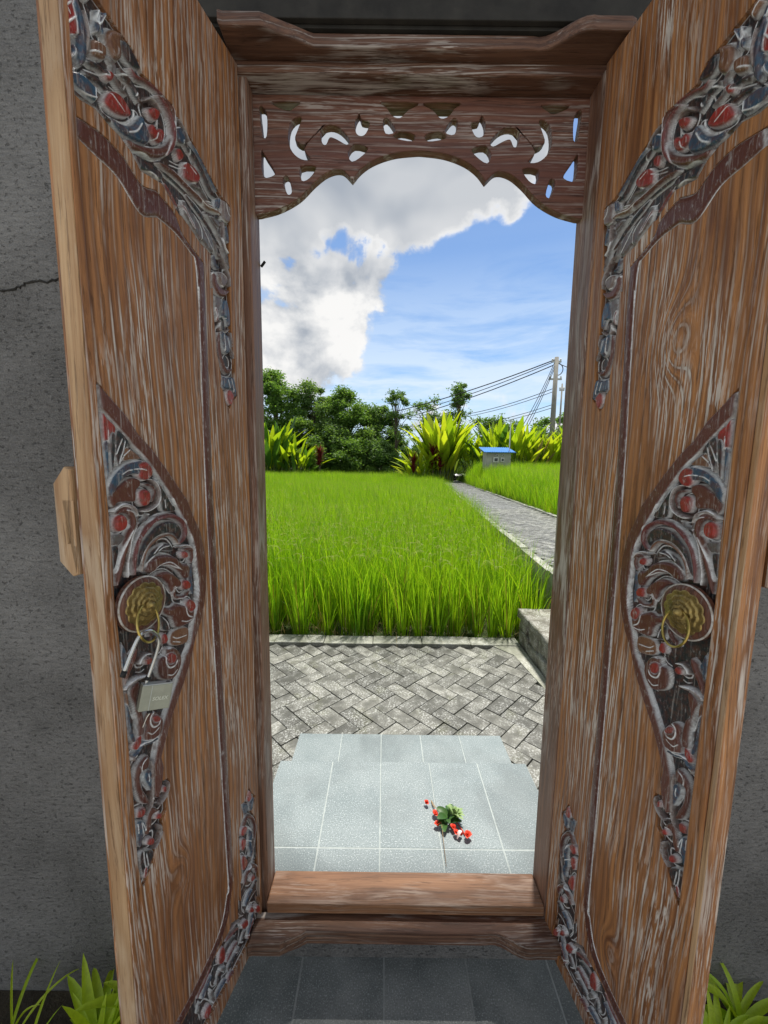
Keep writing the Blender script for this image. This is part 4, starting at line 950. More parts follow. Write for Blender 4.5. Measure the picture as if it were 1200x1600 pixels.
L W 1.2 6 : 768,1801 1004,1828 1222,2004 1543,2024
P R 5 4 1 : 1754,3017 1656,3006 1598,2849 1612,2614 1776,2648 1815,2805
L W 1.3 6 : 1897,2775 1745,2604 1558,2358 1599,2238
L K 5 4 : 1142,2104 1362,2100 1505,2073
P G 6 4 1 : 1751,2511 1591,2380 1631,2284 1759,2372
L K 6 4 : 1787,2463 1797,2277 1893,2297
L W 1.8 7 : 1898,2752 1997,2676 2012,2427 1898,2228 1607,2095
L W 1.6 6 : 1269,1805 1576,2048 1774,2115 1994,2201
L R2 4 5 : 1307,1781 1447,1856 1555,1808
L B 5 4 : 1581,1952 1781,1998 1945,1974
L B 5 4 : 2054,2761 2208,2703 2359,2625
L W 1.3 6 : 1975,3036 2226,2897 2462,2787 2504,2571
L R2 3 5 : 2033,3096 2282,2935 2538,2906
L W 1.2 6 : 2153,2619 2195,2439 2369,2472 2450,2532
L G 4 5 : 2075,2401 2031,2110 2097,2040
P R 6 4 1 : 2359,2168 2267,2237 2150,2174 2160,2017 2311,1993
L W 2 7 : 2038,1996 2256,2414 2404,2362 2393,2080
L W 1.8 7 : 2161,1994 2314,1949
L W 1.2 5 : 2553,3092 2820,3056 2971,3056
L K 4 3 : 2418,2598 2485,2422
L W 1.4 6 : 132,1629 692,1695 1275,1706 1826,1788 2201,1837'''
REG = parse_trace(TRACE)
G_OUT = [(.3796,1.9048),(.3391,1.9101),(.3032,1.9026),(.2762,1.8853),(.2443,1.8954),(.2058,1.8829),(.1861,1.8563),(.1437,1.8377),(.1332,1.8321),(.1318,1.7655),(.1334,1.3908),(.1286,1.0469),(.117,.5542),(.1169,.4218),(.1501,.335),(.24,.300),(.3300,.296),(.384,.300)]
G_IN = [(.3832,1.8773),(.3555,1.8721),(.3212,1.8657),(.2818,1.8374),(.2474,1.8518),(.2082,1.8483),(.1706,1.8332),(.1595,1.822),(.1546,1.7495),(.1588,1.392),(.1535,1.0582),(.1417,.5454),(.1387,.4298),(.1722,.355),(.25,.325),(.3300,.322),(.384,.328)]
WARP_U = (.03456, .95084, -.02362, -.00449)
def warp(P, on):
    P = np.asarray(P, float)
    if not on: return P
    u = WARP_U[0]+WARP_U[1]*P[:, 0]+WARP_U[2]*P[:, 1]+WARP_U[3]*P[:, 0]*P[:, 1]
    z = 1.3+(P[:, 1]-1.3)*1.008
    return np.stack([np.clip(u, .003, .387), z], 1)
LW, ZB, ZT = .39, .128, 2.298
LEAFX = {}
def make_leaf(h, d, sgn, wmat, label, rightside):
    ang = math.atan2(d[1], d[0])
    e = empty('door_leaf', (h[0], h[1], 0), ang, label, 'door leaf', 'pair of carved door leaves')
    z_off = 0
    mp = lambda a, n, b: (a, sgn*n, b)
    on = rightside
    # core board between the faces
    def lbox(name, u0, u1, n0, n1, z0, z1, mat, bev=0., par=e):
        y0, y1 = sorted((sgn*n0, sgn*n1)); return box(name, u0, u1, y0, y1, z0, z1, mat, par, bev)
    lbox('core_board', .002, LW-.002, -.030, -.0095, ZB+.002, ZT-.002, M['edge_wood'])
    outs = {k: warp(v['out'], on) for k, v in REG.items()}
    for k in outs: outs[k][:, 0] = np.clip(outs[k][:, 0], .006, LW-.004)
    go = warp(G_OUT, on); gi = warp(G_IN, on)
    groove = np.vstack([catmull(go[:5], 5)[:-1], catmull(go[4:9], 5)[:-1], go[8:14], catmull(go[13:], 4)[1:], catmull(gi[12:][::-1], 4)[:-1], gi[8:13][::-1][:-1] if False else gi[9:13][::-1], catmull(gi[4:9][::-1], 5)[:-1], catmull(gi[:5][::-1], 5)])
    groove[:, 0] = np.minimum(groove[:, 0], LW-.006)
    ztop = ZT
    # the outer frame of the face and the field inside the groove are two boards; a fine seam parts them beside the free edge
    gt = groove[0]; gb = None
    half = int(np.argmin(np.hypot(groove[:, 0]-(LW-.006), groove[:, 1]-.314)+ (groove[:, 1] > 1)*9))
    eps = 0
    face = [(0.001, ZB), (LW-.001, ZB), (LW-.001, ZT), (0.001, ZT)]
    # cut: seams at the free edge
    frame_in = catmull(go[4:9], 5)
    Lo = np.vstack([catmull(go[:5], 5)[:-1], catmull(go[4:9], 5)[:-1], go[8:14], catmull(go[13:], 4)[1:]])
    Li = np.vstack([catmull(gi[:5], 5)[:-1], catmull(gi[4:9], 5)[:-1], gi[8:13], catmull(gi[12:], 4)[1:]])
    frame = np.vstack([[(LW-.001, Lo[0, 1]+.001)], Lo, [(LW-.001, Lo[-1, 1]-.001)], [(LW-.001, ZB)], [(0.001, ZB)], [(.001, ZT)], [(LW-.001, ZT)]])
    field = np.vstack([[(LW-.001, Li[0, 1])], Li, [(LW-.001, Li[-1, 1])]])
    # frame is C-shaped: outer U round the field
    obj('frame_board', plate_mesh('frame_board', frame, [outs['TOP'], outs['BOT']], -.009, 0, .0012, wmat, mp), e)
    obj('field_panel', plate_mesh('field_panel', field, [outs['MED']], -.009, 0.0006, .0012, wmat, mp), e)
    gpoly = np.vstack([Lo, Li[::-1]])
    gsh = [('P', 'M', .0015, .009, False, gpoly), ('L', 'W', .0022, .004, False, Lo+[.0012, 0]), ('L', 'W', .0022, .004, False, Li-[.0014, 0])]
    relief('panel_groove', gpoly, gsh, M['paint'], e, sgn, step=.0014, floor=-.0062, basecol='M', seed=3)
    nm = dict(MED='handle_carving', TOP='upper_corner_carving', BOT='lower_corner_carving')
    for k, v in REG.items():
        sh = [(a, b, c, dd, ee, warp(P, on)) for a, b, c, dd, ee, P in v['sh']]
        relief(nm[k], outs[k], sh, M['paint'], e, sgn, step=.00095, floor=-.0086, seed=ord(k[0]))
    # carving board behind reliefs is the core; edge strip of raw wood on the free edge
    lbox('edge_strip', LW-.0005, LW+.0035, -.030, .001, ZB, ZT, M['edge_wood'] if not rightside else wmat, .0015)
    if rightside:
        lbox('bead_moulding', LW-.028, LW-.004, .0008, .0065, ZB+.003, ZT-.003, wmat, .0035)
        lbox('bead_moulding', LW-.004, LW+.004, .0002, .0030, ZB+.003, ZT-.003, M['edge_wood'], .0014)
    else:
        lbox('bead_moulding', LW-.009, LW+.002, .0008, .0042, ZB+.003, ZT-.003, wmat, .002)
    lbox('back_board', .001, LW-.001, -.0395, -.0302, ZB+.001, ZT-.001, M['leaf_wood'])
    # bolt keeper on the outer side
    kz0, kz1 = (1.262, 1.432)
    k = [(.0, kz0+.022), (.024, kz0), (.036, kz0+.004), (.036, kz1-.004), (.024, kz1), (.0, kz1-.026)]
    ko = np.array([(-.040-.042+n_, z) for n_, z in k])      # in (n, z)
    notch = [(-.062, 1.314), (-.0465, 1.314), (-.0465, 1.378), (-.062, 1.378)]
    me = plate_mesh('bolt_keeper', ko, [notch] if not rightside else [], .325, .392, .003, M['edge_wood'] if not rightside else wmat, lambda a, n, b: (n, sgn*a, b))
    kp = obj('bolt_keeper', me, e)
    if rightside:
        lbox('wooden_bolt', .30, .396, -.070, -.047, 1.300, 1.345, M['stile_wood'], .002)
    else:
        lbox('slot_shade', .33, .350, -.0575, -.047, 1.3185, 1.3775, M['soffit'], 0)  # dark block added in the notch to stand for its inner shade
    # ring handle
    hu, hz = warp([(.329, 1.203)], on)[0]
    hn = .0025
    def polar(name, rad, prof, mat, seg=96, nr=26, petals=None):
        V = [(hu, sgn*(hn+prof(0, 0)), hz)]; F = []
        for i in range(1, nr+1):
            r = i/nr
            for k_ in range(seg):
                th = 2*math.pi*k_/seg; rr, hh = prof(r, th, True) if petals else (r*rad, prof(r, th))
                V.append((hu+rr*math.cos(th), sgn*(hn+hh), hz+rr*math.sin(th)))
        for k_ in range(seg): F.append((0, 1+k_, 1+(k_+1) % seg))
        for i in range(nr-1):
            for k_ in range(seg): F.append((1+i*seg+k_, 1+(i+1)*seg+k_, 1+(i+1)*seg+(k_+1) % seg, 1+i*seg+(k_+1) % seg))
        me = mesh(name, V, F, mat, True)
        bm = bmesh.new(); bm.from_mesh(me); bmesh.ops.recalc_face_normals(bm, faces=bm.faces); bm.to_mesh(me); bm.free()
        return me
    def ring_prof(r, th): return .0085*math.sqrt(max(0, 1-max(0, (r-.80)/.20)**2)) if r < 1 else -.004
    hb = obj('handle_boss', polar('handle_boss', .0468, ring_prof, M['boss_wood']), e)
    rc = MB(); rc.tube([(hu+.0455*math.cos(t), sgn*(hn+.0042), hz+.0455*math.sin(t)) for t in np.linspace(0, 2*math.pi, 61)], .0018, 6, False); 
    rme = mesh('boss_rim', rc.v, rc.f, M['chalk'], True); obj('boss_rim', rme, e)
    def rose(r, th, full=False):
        R0 = .0385; h = .0095
        lob = 0
        for (ra, n, ph) in ((1.0, 12, 0), (.76, 11, .25), (.55, 10, .1), (.37, 8, .4)):
            edge = ra*(.94+.06*abs(math.cos(n*th/2+ph)))
            if r < edge:
                lob += .0022*min(1, (edge-r)/.05)+.0006*math.cos(n*6*th)*min(1, (edge-r)/.1)*(1 if r > .15 else 0)-.0018*max(0, 1-(edge-r)/.20)*0
        knob = .009*math.sqrt(max(0, 1-(r/.17)**2)) if r < .17 else 0
        hh = h+lob+knob-.004*max(0, r-.5)
        if r > .985: hh = .006
        rr = R0*r*(.97+.03*abs(math.cos(6*th)))
        return (rr, hh) if full else hh
    es = obj('brass_rosette', polar('brass_rosette', .0415, lambda r, th, full=False: rose(r, th, full), M['brass'], 180, 44, petals=True), e)
    # ring hanging from the knob
    rm = MB(); R1 = .0285
    if not rightside: cx, cz, tx = hu+.010, hz-.0275, .30
    else: cx, cz, tx = hu+.002, hz-.026, .20
    pts = [(cx+R1*math.cos(t), sgn*(hn+.023+.012*math.sin(t)*-1*.6+.010*math.cos(t)*tx*3), cz+R1*1.05*math.sin(t)) for t in np.linspace(0, 2*math.pi, 49)]
    rm.tube(pts, .0020, 8, False); ro = rm.build('brass_ring', M['brass_ring'], es, True)
    LEAFX['R' if rightside else 'L'] = (e, hu, hz)
    return e
M['boss_wood'] = wood_mat('boss_wood', c1=(.09,.032,.020), c2=(.17,.065,.035), wash=.55, seed=11.)
M['chalk'] = simple_mat('rubbed_white_paint', (.60,.60,.57), .6, c2=(.30,.24,.18), scale=90)
make_leaf((-.330, .950), (-.2462, -.9692), 1, M['leaf_wood'], 'left door leaf of whitewashed carved teak, with an open padlock hanging from its brass ring', False)
make_leaf((.464, .939), (.1573, -.9875), -1, M['leaf_wood_right'], 'right door leaf of whitewashed carved teak, its brass ring hanging free without a padlock', True)

# ================================================================ floors, steps, paving
def tiles(base, x0, x1, xs, ys, z0, z1, mat, joint=.0035, yoff=0.):
    rg = np.random.default_rng(len(xs)+int(abs(x0)*10))
    cache = {}
    for i in range(len(xs)-1):
        for j in range(len(ys)-1):
            w_, d_ = round(xs[i+1]-xs[i]-joint, 4), round(ys[j+1]-ys[j]-joint, 4)
            if (w_, d_) not in cache:
                m = MB(); m.box(-w_/2, w_/2, -d_/2, d_/2, z0-z1, 0); me = mesh('tile', m.v, m.f, mat); bevel_mesh(me, .0012, 1); cache[(w_, d_)] = me
            o = obj('tile', cache[(w_, d_)], base, ((xs[i]+xs[i+1])/2, (ys[j]+ys[j+1])/2, z1+rg.uniform(-.0005, .0005)))
            o.rotation_euler = (rg.uniform(-.0015, .0015), rg.uniform(-.0015, .0015), 0)
# inner floor
fb = tag(box('inner_floor', -.461, .732, -.9, .984, -.10, -.0008, M['grout_in']), kind='structure')
W_ = .2385
xs = [.016+W_*(k) for k in range(-4, 6)]; xs = [x for x in xs if -.47 < x < .74]
tiles(fb, 0, 0, xs, [.984-.478*3, .984-.478*2, .984-.478, .984], -.02, 0.0, M['tile_in'], .004)
# landing outside and its lower step
lt = empty('stone_landing', (0, 0, 0), 0, 'pale blue-grey stone tiled landing and step outside the doorway', 'landing')
box('upper_block', -.418, .603, 1.201, 1.478, -.12, .2094, M['grout'], lt)
box('inner_block', -.371, .511, 1.031, 1.2005, -.12, .2094, M['grout'], lt)
box('lower_block', -.418, .613, 1.4785, 1.845, -.12, .0594, M['grout'], lt)
tiles(lt, 1, 0, [-.420, -.2, 0, .2, .4, .605], [1.112, 1.482], .185, .210, M['tile'])
tiles(lt, 1, 0, [-.371, -.2, 0, .2, .4, .511], [1.032, 1.112], .185, .210, M['tile'])
tiles(lt, 2, 0, [-.420, -.2, 0, .2, .4, .615], [1.484, 1.849], .035, .060, M['tile'])
for y, z0, z1 in ((1.4795, .062, .183), (1.8465, -.078, .033)):
    for i, (a, b) in enumerate(zip([-.420, -.2, 0, .2, .4], [-.2, 0, .2, .4, .605])):
        m = MB(); m.box(a+.002, b-.002, y-.001, y+.004, z0, z1); m.build('riser_tile', M['tile'], lt)
# herringbone paving
pv = tag(box('paving', -1.75, 1.19, 1.205, 3.16, -.18, -.100, M['sand']), kind='structure')
L_, Wb = .2, .1
def herring(cond, org=(0, 0), ang=45., imax=400):
    out = []
    ca, sa = math.cos(R(ang)), math.sin(R(ang))
    for a in range(-imax, imax):
        for b in range(-imax, imax):
            bx, by = (a+2*b)*Wb, (a-2*b)*Wb
            if abs(bx) > 60 or abs(by) > 60: continue
            for (cx, cy, r) in ((bx+Wb, by+Wb/2, 0), (bx+Wb/2, by+2*Wb, 90)):
                X = org[0]+cx*ca-cy*sa; Y = org[1]+cx*sa+cy*ca
                if cond(X, Y): out.append((X, Y, R(ang+r)))
    return out
m = MB(); m.box(-L_/2+.0022, L_/2-.0022, -Wb/2+.0022, Wb/2-.0022, -.05, 0); bme = mesh('paving_brick', m.v, m.f, M['brick']); bevel_mesh(bme, .0045, 2)
rg = np.random.default_rng(5)
def brick(parent, X, Y, a, z):
    o = obj('paving_brick', bme, parent, (X, Y, z+rg.uniform(-.0022, .0022))); o.rotation_euler = (rg.uniform(-.007, .007), rg.uniform(-.007, .007), a+rg.uniform(-.008, .008))
inb = lambda X, Y: (-1.24 < X < 1.13 and 1.50 < Y < 3.10) and not (-.36 < X < .55 and Y < 1.79)
pts = herring(inb, (.02, 2.5), -45, 60)
for X, Y, a in pts: brick(pv, X, Y, a, -.080)
# kerb between paving and rice
kb = MB()
for k in range(9):
    x0 = -2.6+k*.42; kb.box(x0, x0+.4165, 3.135, 3.285, -.24, -.066+.003*math.sin(k*2.1))
kme = kb.build('kerb', M['concrete'], bevel=.006); tag(kme, 'pale mottled concrete kerb between the brick paving and the rice', 'kerb')
mo = MB(); mo.v = [(1.18, 2.42, -.0765), (1.18, 3.15, -.0765), (.93, 3.15, -.0765), (1.07, 2.98, -.0765), (1.10, 2.7, -.0765), (1.13, 2.45, -.0765)]; mo.f = [(0, 1, 2, 3, 4, 5)]
mo.v = mo.v+[(x, y, -.0995) for x, y, z in mo.v]; mo.f += [(i, (i+1) % 6, (i+1) % 6+6, i+6) for i in range(6)]
mo.build('mortar_fillet', M['concrete'], pv)
# rough stone wall at the right
rw = empty('low_stone_wall', (1.20, 2.6, -.1), 0, 'low rough weathered stone wall bounding the paving at the right', 'wall')
def rough_box(name, x0, x1, y0, y1, z0, z1, mat, parent, amp=.012, step=.022, seed=0):
    bm = bmesh.new(); bmesh.ops.create_cube(bm, size=1)
    for v in bm.verts: v.co = Vector((x0+(v.co.x+.5)*(x1-x0), y0+(v.co.y+.5)*(y1-y0), z0+(v.co.z+.5)*(z1-z0)))
    for axis, (a, b) in enumerate(((x0, x1), (y0, y1), (z0, z1))):
        n = max(1, int((b-a)/step))
        for k in range(1, n):
            co = [0, 0, 0]; co[axis] = a+(b-a)*k/n; no = [0, 0, 0]; no[axis] = 1
            bmesh.ops.bisect_plane(bm, geom=bm.verts[:]+bm.edges[:]+bm.faces[:], plane_co=co, plane_no=no)
    for v in bm.verts:
        p = v.co*9+Vector((seed, 0, 0)); n1_ = mnoise.noise_vector(p); n2_ = mnoise.noise_vector(v.co*34)
        v.co += (n1_*.7+n2_*.5)*amp
    me = bpy.data.meshes.new(name); bm.to_mesh(me); bm.free(); me.materials.append(mat)
    me.polygons.foreach_set('use_smooth', np.ones(len(me.polygons), bool))
    return obj(name, me, parent)
rough_box('coping', -.022, .36, -1.1, .655, .245, .312, M['rough_stone'], rw, .009)
ys_ = [-1.1, -.82, -.58, -.30, -.02, .20, .43, .645]
for k in range(len(ys_)-1):
    zm = .125+.02*math.sin(k*2.3)
    rough_box('stone', -.004+.006*math.sin(k), .34, ys_[k]+.006, ys_[k+1]-.006, -.10, zm-.006, M['rough_stone'], rw, .013, seed=k)
    rough_box('stone', 0+.006*math.sin(k*1.7), .34, ys_[k]+.05, min(ys_[k+1]+.044, .645), zm+.004, .243, M['rough_stone'], rw, .013, seed=k+20)
rough_box('mortar_core', .012, .33, -1.09, .635, -.10, .25, M['concrete'], rw, .004, .03)

# ---------------------------------------------------------------- garden path
ys = np.linspace(2.6, 27.2, 60); V = []; F = []
pth = MB()
for i, y in enumerate(ys):
    a = float(PX(y)); b = a+float(PW(y)); V += [(a, y, .418), (b, y, .418), (b, y, -.24), (a, y, -.24)]
for i in range(len(ys)-1):
    for k in range(4): F.append((i*4+k, i*4+(k+1) % 4, i*4+4+(k+1) % 4, i*4+4+k))
F += [(0, 1, 2, 3), tuple(range(len(V)-4, len(V)))]
path = tag(obj('path', mesh('path', V, F, M['sand'])), kind='structure')
inp = lambda X, Y: 2.7 < Y < 27.1 and PX(Y)+.03 < X < PX(Y)+PW(Y)-.03
pts = []
ca, sa = math.cos(R(-39.6)), math.sin(R(-39.6))
for s in range(0, 4): pass
def herring_path():
    out = []; ang = R(-45-5.4)
    ca, sa = math.cos(ang), math.sin(ang)
    # cells along the path
    for a in range(-330, 330):
        for b in range(-330, 330):
            bx, by = (a+2*b)*Wb, (a-2*b)*Wb
            X0 = bx*ca-by*sa; Y0 = bx*sa+by*ca
            if not (-4 < X0-.095*Y0 < 4 and -3 < Y0 < 28): continue
            for (cx, cy, r) in ((bx+Wb, by+Wb/2, 0), (bx+Wb/2, by+2*Wb, 90)):
                X = 2.3+cx*ca-cy*sa; Y = 3.0+cx*sa+cy*ca
                if inp(X, Y): out.append((X, Y, ang+R(r)))
    return out
pp = herring_path()
vis = lambda X, Y: X < .475*Y+.15
near = sorted([q for q in pp if vis(q[0], q[1]) and q[1] < 13.5], key=lambda q: q[1])[:295]
ns = set(near)
for X, Y, a in near: brick(path, X, Y, a, .450)
V = []; F = []
for (X, Y, a) in pp:
    if (X, Y, a) in ns: continue
    c_, s_ = math.cos(a), math.sin(a); n = len(V)
    tz = rg.uniform(-.003, .003)
    for z, e in ((.418, 0), (.450+tz, .004)):
        for lx, ly in ((-1, -1), (1, -1), (1, 1), (-1, 1)):
            x, y = lx*(L_/2-.003-e), ly*(Wb/2-.003-e); V.append((X+x*c_-y*s_, Y+x*s_+y*c_, z))
    F += [(n+4, n+5, n+6, n+7)]+[(n+k, n+(k+1) % 4, n+4+(k+1) % 4, n+4+k) for k in range(4)]
tag(obj('far_paving_bricks', mesh('far_paving_bricks', V, F, M['brick_far']), path), kind='stuff')
print('bricks', len(near), len(pp))
def kerb_line(side):
    mb = MB(); y = 2.6
    while y < 27:
        y2 = y+.985
        f = (lambda q: float(PX(q))) if side < 0 else (lambda q: float(PX(q)+PW(q)))
        o = -.09 if side < 0 else 0
        z1 = .468+.006*math.sin(y*3)
        a0, a1 = f(y)+o, f(y2)+o
        v = [(a0, y, -.25), (a0+.09, y, -.25), (a1+.09, y2, -.25), (a1, y2, -.25), (a0, y, z1), (a0+.09, y, z1), (a1+.09, y2, z1), (a1, y2, z1)]
        mb.add(v, [(3, 2, 1, 0), (4, 5, 6, 7), (0, 1, 5, 4), (1, 2, 6, 5), (2, 3, 7, 6), (3, 0, 4, 7)]); y += 1.0
    return mb
tag(kerb_line(-1).build('path_kerb', M['concrete']), 'pale concrete kerb on the left edge of the garden path', 'kerb')
tag(kerb_line(1).build('path_kerb', M['concrete']), 'pale concrete kerb on the right edge of the garden path', 'kerb')

# ================================================================ rice
def blade(mb_v, mb_f, dry, p, az, lean, L, wd, curl, segs=5, twist=0., tipdrop=0.):
    n = len(mb_v); d = Vector((math.cos(az), math.sin(az), 0)); s = Vector((-math.sin(az+twist), math.cos(az+twist), 0))
    q = Vector(p); ang = lean
    for i in range(segs+1):
        t = i/segs; wv = wd*(.55+.45*math.sin(math.pi*min(1, t*1.3+.1)))*(1-t**3)+.0004
        if i == segs: wv = .0005
        mb_v.append(tuple(q-s*wv/2)); mb_v.append(tuple(q+s*wv/2)); dry.append(t); dry.append(t)
        ang += curl*(t**1.2)/segs*2.0
        q = q+(d*math.sin(ang)+Vector((0, 0, 1))*math.cos(ang))*(L/segs)
    for i in range(segs): mb_f.append((n+2*i, n+2*i+1, n+2*i+3, n+2*i+2))
def tuft(name, n, h, seed, mat, wd=.0085, spread=.05, dryfrac=.05, lean=.22, panicles=0):
    rg = random.Random(seed); v = []; f = []; dr = []
    dv = []
    for i in range(n):
        a = rg.uniform(0, 2*math.pi); r = spread*math.sqrt(rg.random())
        k0 = len(v)
        L = h*rg.uniform(.62, 1.08); low = rg.random() < .18
        if low: L *= .6
        blade(v, f, dr, (r*math.cos(a), r*math.sin(a), rg.uniform(0, .12)), a+rg.uniform(-.9, .9), rg.uniform(.02, lean)*(1.9 if low else 1), L, wd*rg.uniform(.7, 1.15), rg.choice([rg.uniform(.05, .45), rg.uniform(.05, .45), rg.uniform(.6, 1.7)]), 5, rg.uniform(-.8, .8))
        isdry = rg.random() < dryfrac or (low and rg.random() < .3)
        for k in range(k0, len(v)): dv.append(min(1., (.85 if isdry else 0)+(.22 if dr[k] > .8 and rg.random() < .3 else 0)))
    me = mesh(name, v, f, mat, True)
    at = me.attributes.new('dry', 'FLOAT', 'POINT'); at.data.foreach_set('value', np.array(dv, dtype=np.float32))
    if panicles:
        v2 = []; f2 = []; d2 = []
        for i in range(panicles):
            a = rg.uniform(0, 6.28); p = Vector((.02*math.cos(a), .02*math.sin(a), h*.86))
            ang = .2
            for k in range(16):
                ang += .10; p = p+Vector((math.cos(a)*math.sin(ang), math.sin(a)*math.sin(ang), math.cos(ang)))*.011
                for s_ in (0, 2.1, 4.2):
                    blade(v2, f2, d2, tuple(p), a+s_, ang+.4, .011, .0045, 0, 1)
        m2 = mesh('p', v2, f2, M['panicle'], True); bm = bmesh.new(); bm.from_mesh(me); k0 = len(bm.faces); bm.from_mesh(m2); bm.faces.ensure_lookup_table()
        for i in range(k0, len(bm.faces)): bm.faces[i].material_index = 1
        bm.to_mesh(me); bm.free(); me.materials.append(M['panicle'])
    return me
def scatter(name, pts, protos, label, cat):
    """pts: (x,y,z,rot,scale,index) instanced with geometry nodes"""
    P = np.array(pts, dtype=np.float32)
    me = bpy.data.meshes.new(name); me.vertices.add(len(P)); me.vertices.foreach_set('co', P[:, :3].ravel())
    for nm, kind, arr in (('rz', 'FLOAT', P[:, 3]), ('sc', 'FLOAT', P[:, 4])):
        me.attributes.new(nm, kind, 'POINT').data.foreach_set('value', arr.copy())
    me.attributes.new('ix', 'INT', 'POINT').data.foreach_set('value', P[:, 5].astype(np.int32))
    o = obj(name, me); c2 = bpy.data.collections.new(name+'_sources')
    for i, pm in enumerate(protos):
        q = bpy.data.objects.new('%s_source_%02d' % (name, i), pm); c2.objects.link(q)
    ng = bpy.data.node_groups.new(name, 'GeometryNodeTree'); ng.interface.new_socket('Geometry', in_out='INPUT', socket_type='NodeSocketGeometry'); ng.interface.new_socket('Geometry', in_out='OUTPUT', socket_type='NodeSocketGeometry')
    N = ng.nodes; Lk = ng.links; gi = N.new('NodeGroupInput'); go = N.new('NodeGroupOutput')
    ci = N.new('GeometryNodeCollectionInfo'); ci.inputs[0].default_value = c2; ci.inputs['Separate Children'].default_value = True; ci.inputs['Reset Children'].default_value = True
    iop = N.new('GeometryNodeInstanceOnPoints'); iop.inputs['Pick Instance'].default_value = True
    def att(nm, typ):
        a = N.new('GeometryNodeInputNamedAttribute'); a.data_type = typ; a.inputs[0].default_value = nm; return a.outputs[0]
    cx = N.new('ShaderNodeCombineXYZ'); Lk.new(att('rz', 'FLOAT'), cx.inputs[2])
    er = N.new('FunctionNodeEulerToRotation'); Lk.new(cx.outputs[0], er.inputs[0])
    Lk.new(gi.outputs[0], iop.inputs['Points']); Lk.new(ci.outputs[0], iop.inputs['Instance']); Lk.new(att('ix', 'INT'), iop.inputs['Instance Index'])
    Lk.new(er.outputs[0], iop.inputs['Rotation']); Lk.new(att('sc', 'FLOAT'), iop.inputs['Scale']); Lk.new(iop.outputs[0], go.inputs[0])
    md = o.modifiers.new('scatter', 'NODES'); md.node_group = ng
    return tag(o, label, cat, kind='stuff')
prot = [tuft('rice', 46, .80, s, M['rice'], wd=.0105, panicles=(3 if s % 3 == 0 else 1)) for s in range(9)]
prot_far = [tuft('rice', 34, .80, 50+s, M['rice'], wd=.014, spread=.09, panicles=(3 if s % 2 else 0)) for s in range(5)]
rg = np.random.default_rng(11); pts = []
def field(y0, y1, xr, sp, ix0, nix, zf, scale=(.9, 1.08), jit=.35):
    y = y0
    while y < y1:
        a, b = xr(y); x = a
        while x < b:
            X = x+rg.uniform(-jit, jit)*sp; Y = y+rg.uniform(-jit, jit)*sp
            pts.append((X, Y, zf(X, Y), rg.uniform(0, 6.28), rg.uniform(*scale)*(1+.05*math.sin(X*1.1+Y*.7)), ix0+rg.integers(nix))); x += sp
        y += sp
zl = lambda x, y: -.15+.011*min(max(y-3.3, 0), 26)
lim = lambda y: float(PX(y))-.16
lf = lambda y: (-.62*y-.8, min(lim(y), .60*y+.8))
field(3.40, 8, lf, .140, 0, 9, zl)
field(8, 16, lf, .185, 0, 9, zl)
field(16, 28.6, lf, .24, 9, 5, zl)
scatter('rice_field', pts, prot+prot_far, 'dense bright green rice field stretching away from the kerb', 'rice')
pts = []
rlo = lambda y: float(PX(y)+PW(y))+.16
rf = lambda y: (rlo(y), .62*y+1.2)
zr = lambda x, y: -.14+float(right_rise(np.array(x), np.array(y)))
field(3.6, 14, rf, .185, 0, 9, zr)
field(14, 22.5, rf, .24, 9, 5, zr)
scatter('rice_field', pts, prot+prot_far, 'raised rice field on the right side of the brick path', 'rice')
pts = []
gprot = [tuft('grass', 26, .34, 80+s, M['grass'], wd=.007, spread=.07, lean=.6) for s in range(4)]
for k in range(1500):
    y = rg.uniform(3.2, 27); x = float(PX(y)+PW(y))+rg.uniform(.10, .30); pts.append((x, y, zr(x, y), rg.uniform(0, 6.28), rg.uniform(.5, 1.1), rg.integers(4)))
for k in range(6500):
    y = rg.uniform(28.2, 35); x = rg.uniform(-.5*y, .55*y); pts.append((x, y, -.16+float(right_rise(np.array(x), np.array(y))), rg.uniform(0, 6.28), rg.uniform(.8, 2.2), rg.integers(4)))
scatter('grass_verge', pts, gprot, 'rough green grass along the path and beyond the rice', 'grass')
# debris at the foot of the first rice row
v = []; f = []; d_ = []
rr = random.Random(4)
for k in range(520):
    blade(v, f, d_, (rr.uniform(-1.9, 1.9), rr.uniform(3.30, 3.62), rr.uniform(-.16, -.02)), rr.uniform(0, 6.28), rr.uniform(.5, 1.5), rr.uniform(.10, .32), .004, rr.uniform(0, .9), 3)
me = mesh('dry_straw', v, f, M['dryleaf'], True); tag(obj('dry_straw', me), 'dry brown straw at the foot of the front rice row', 'straw', kind='stuff')

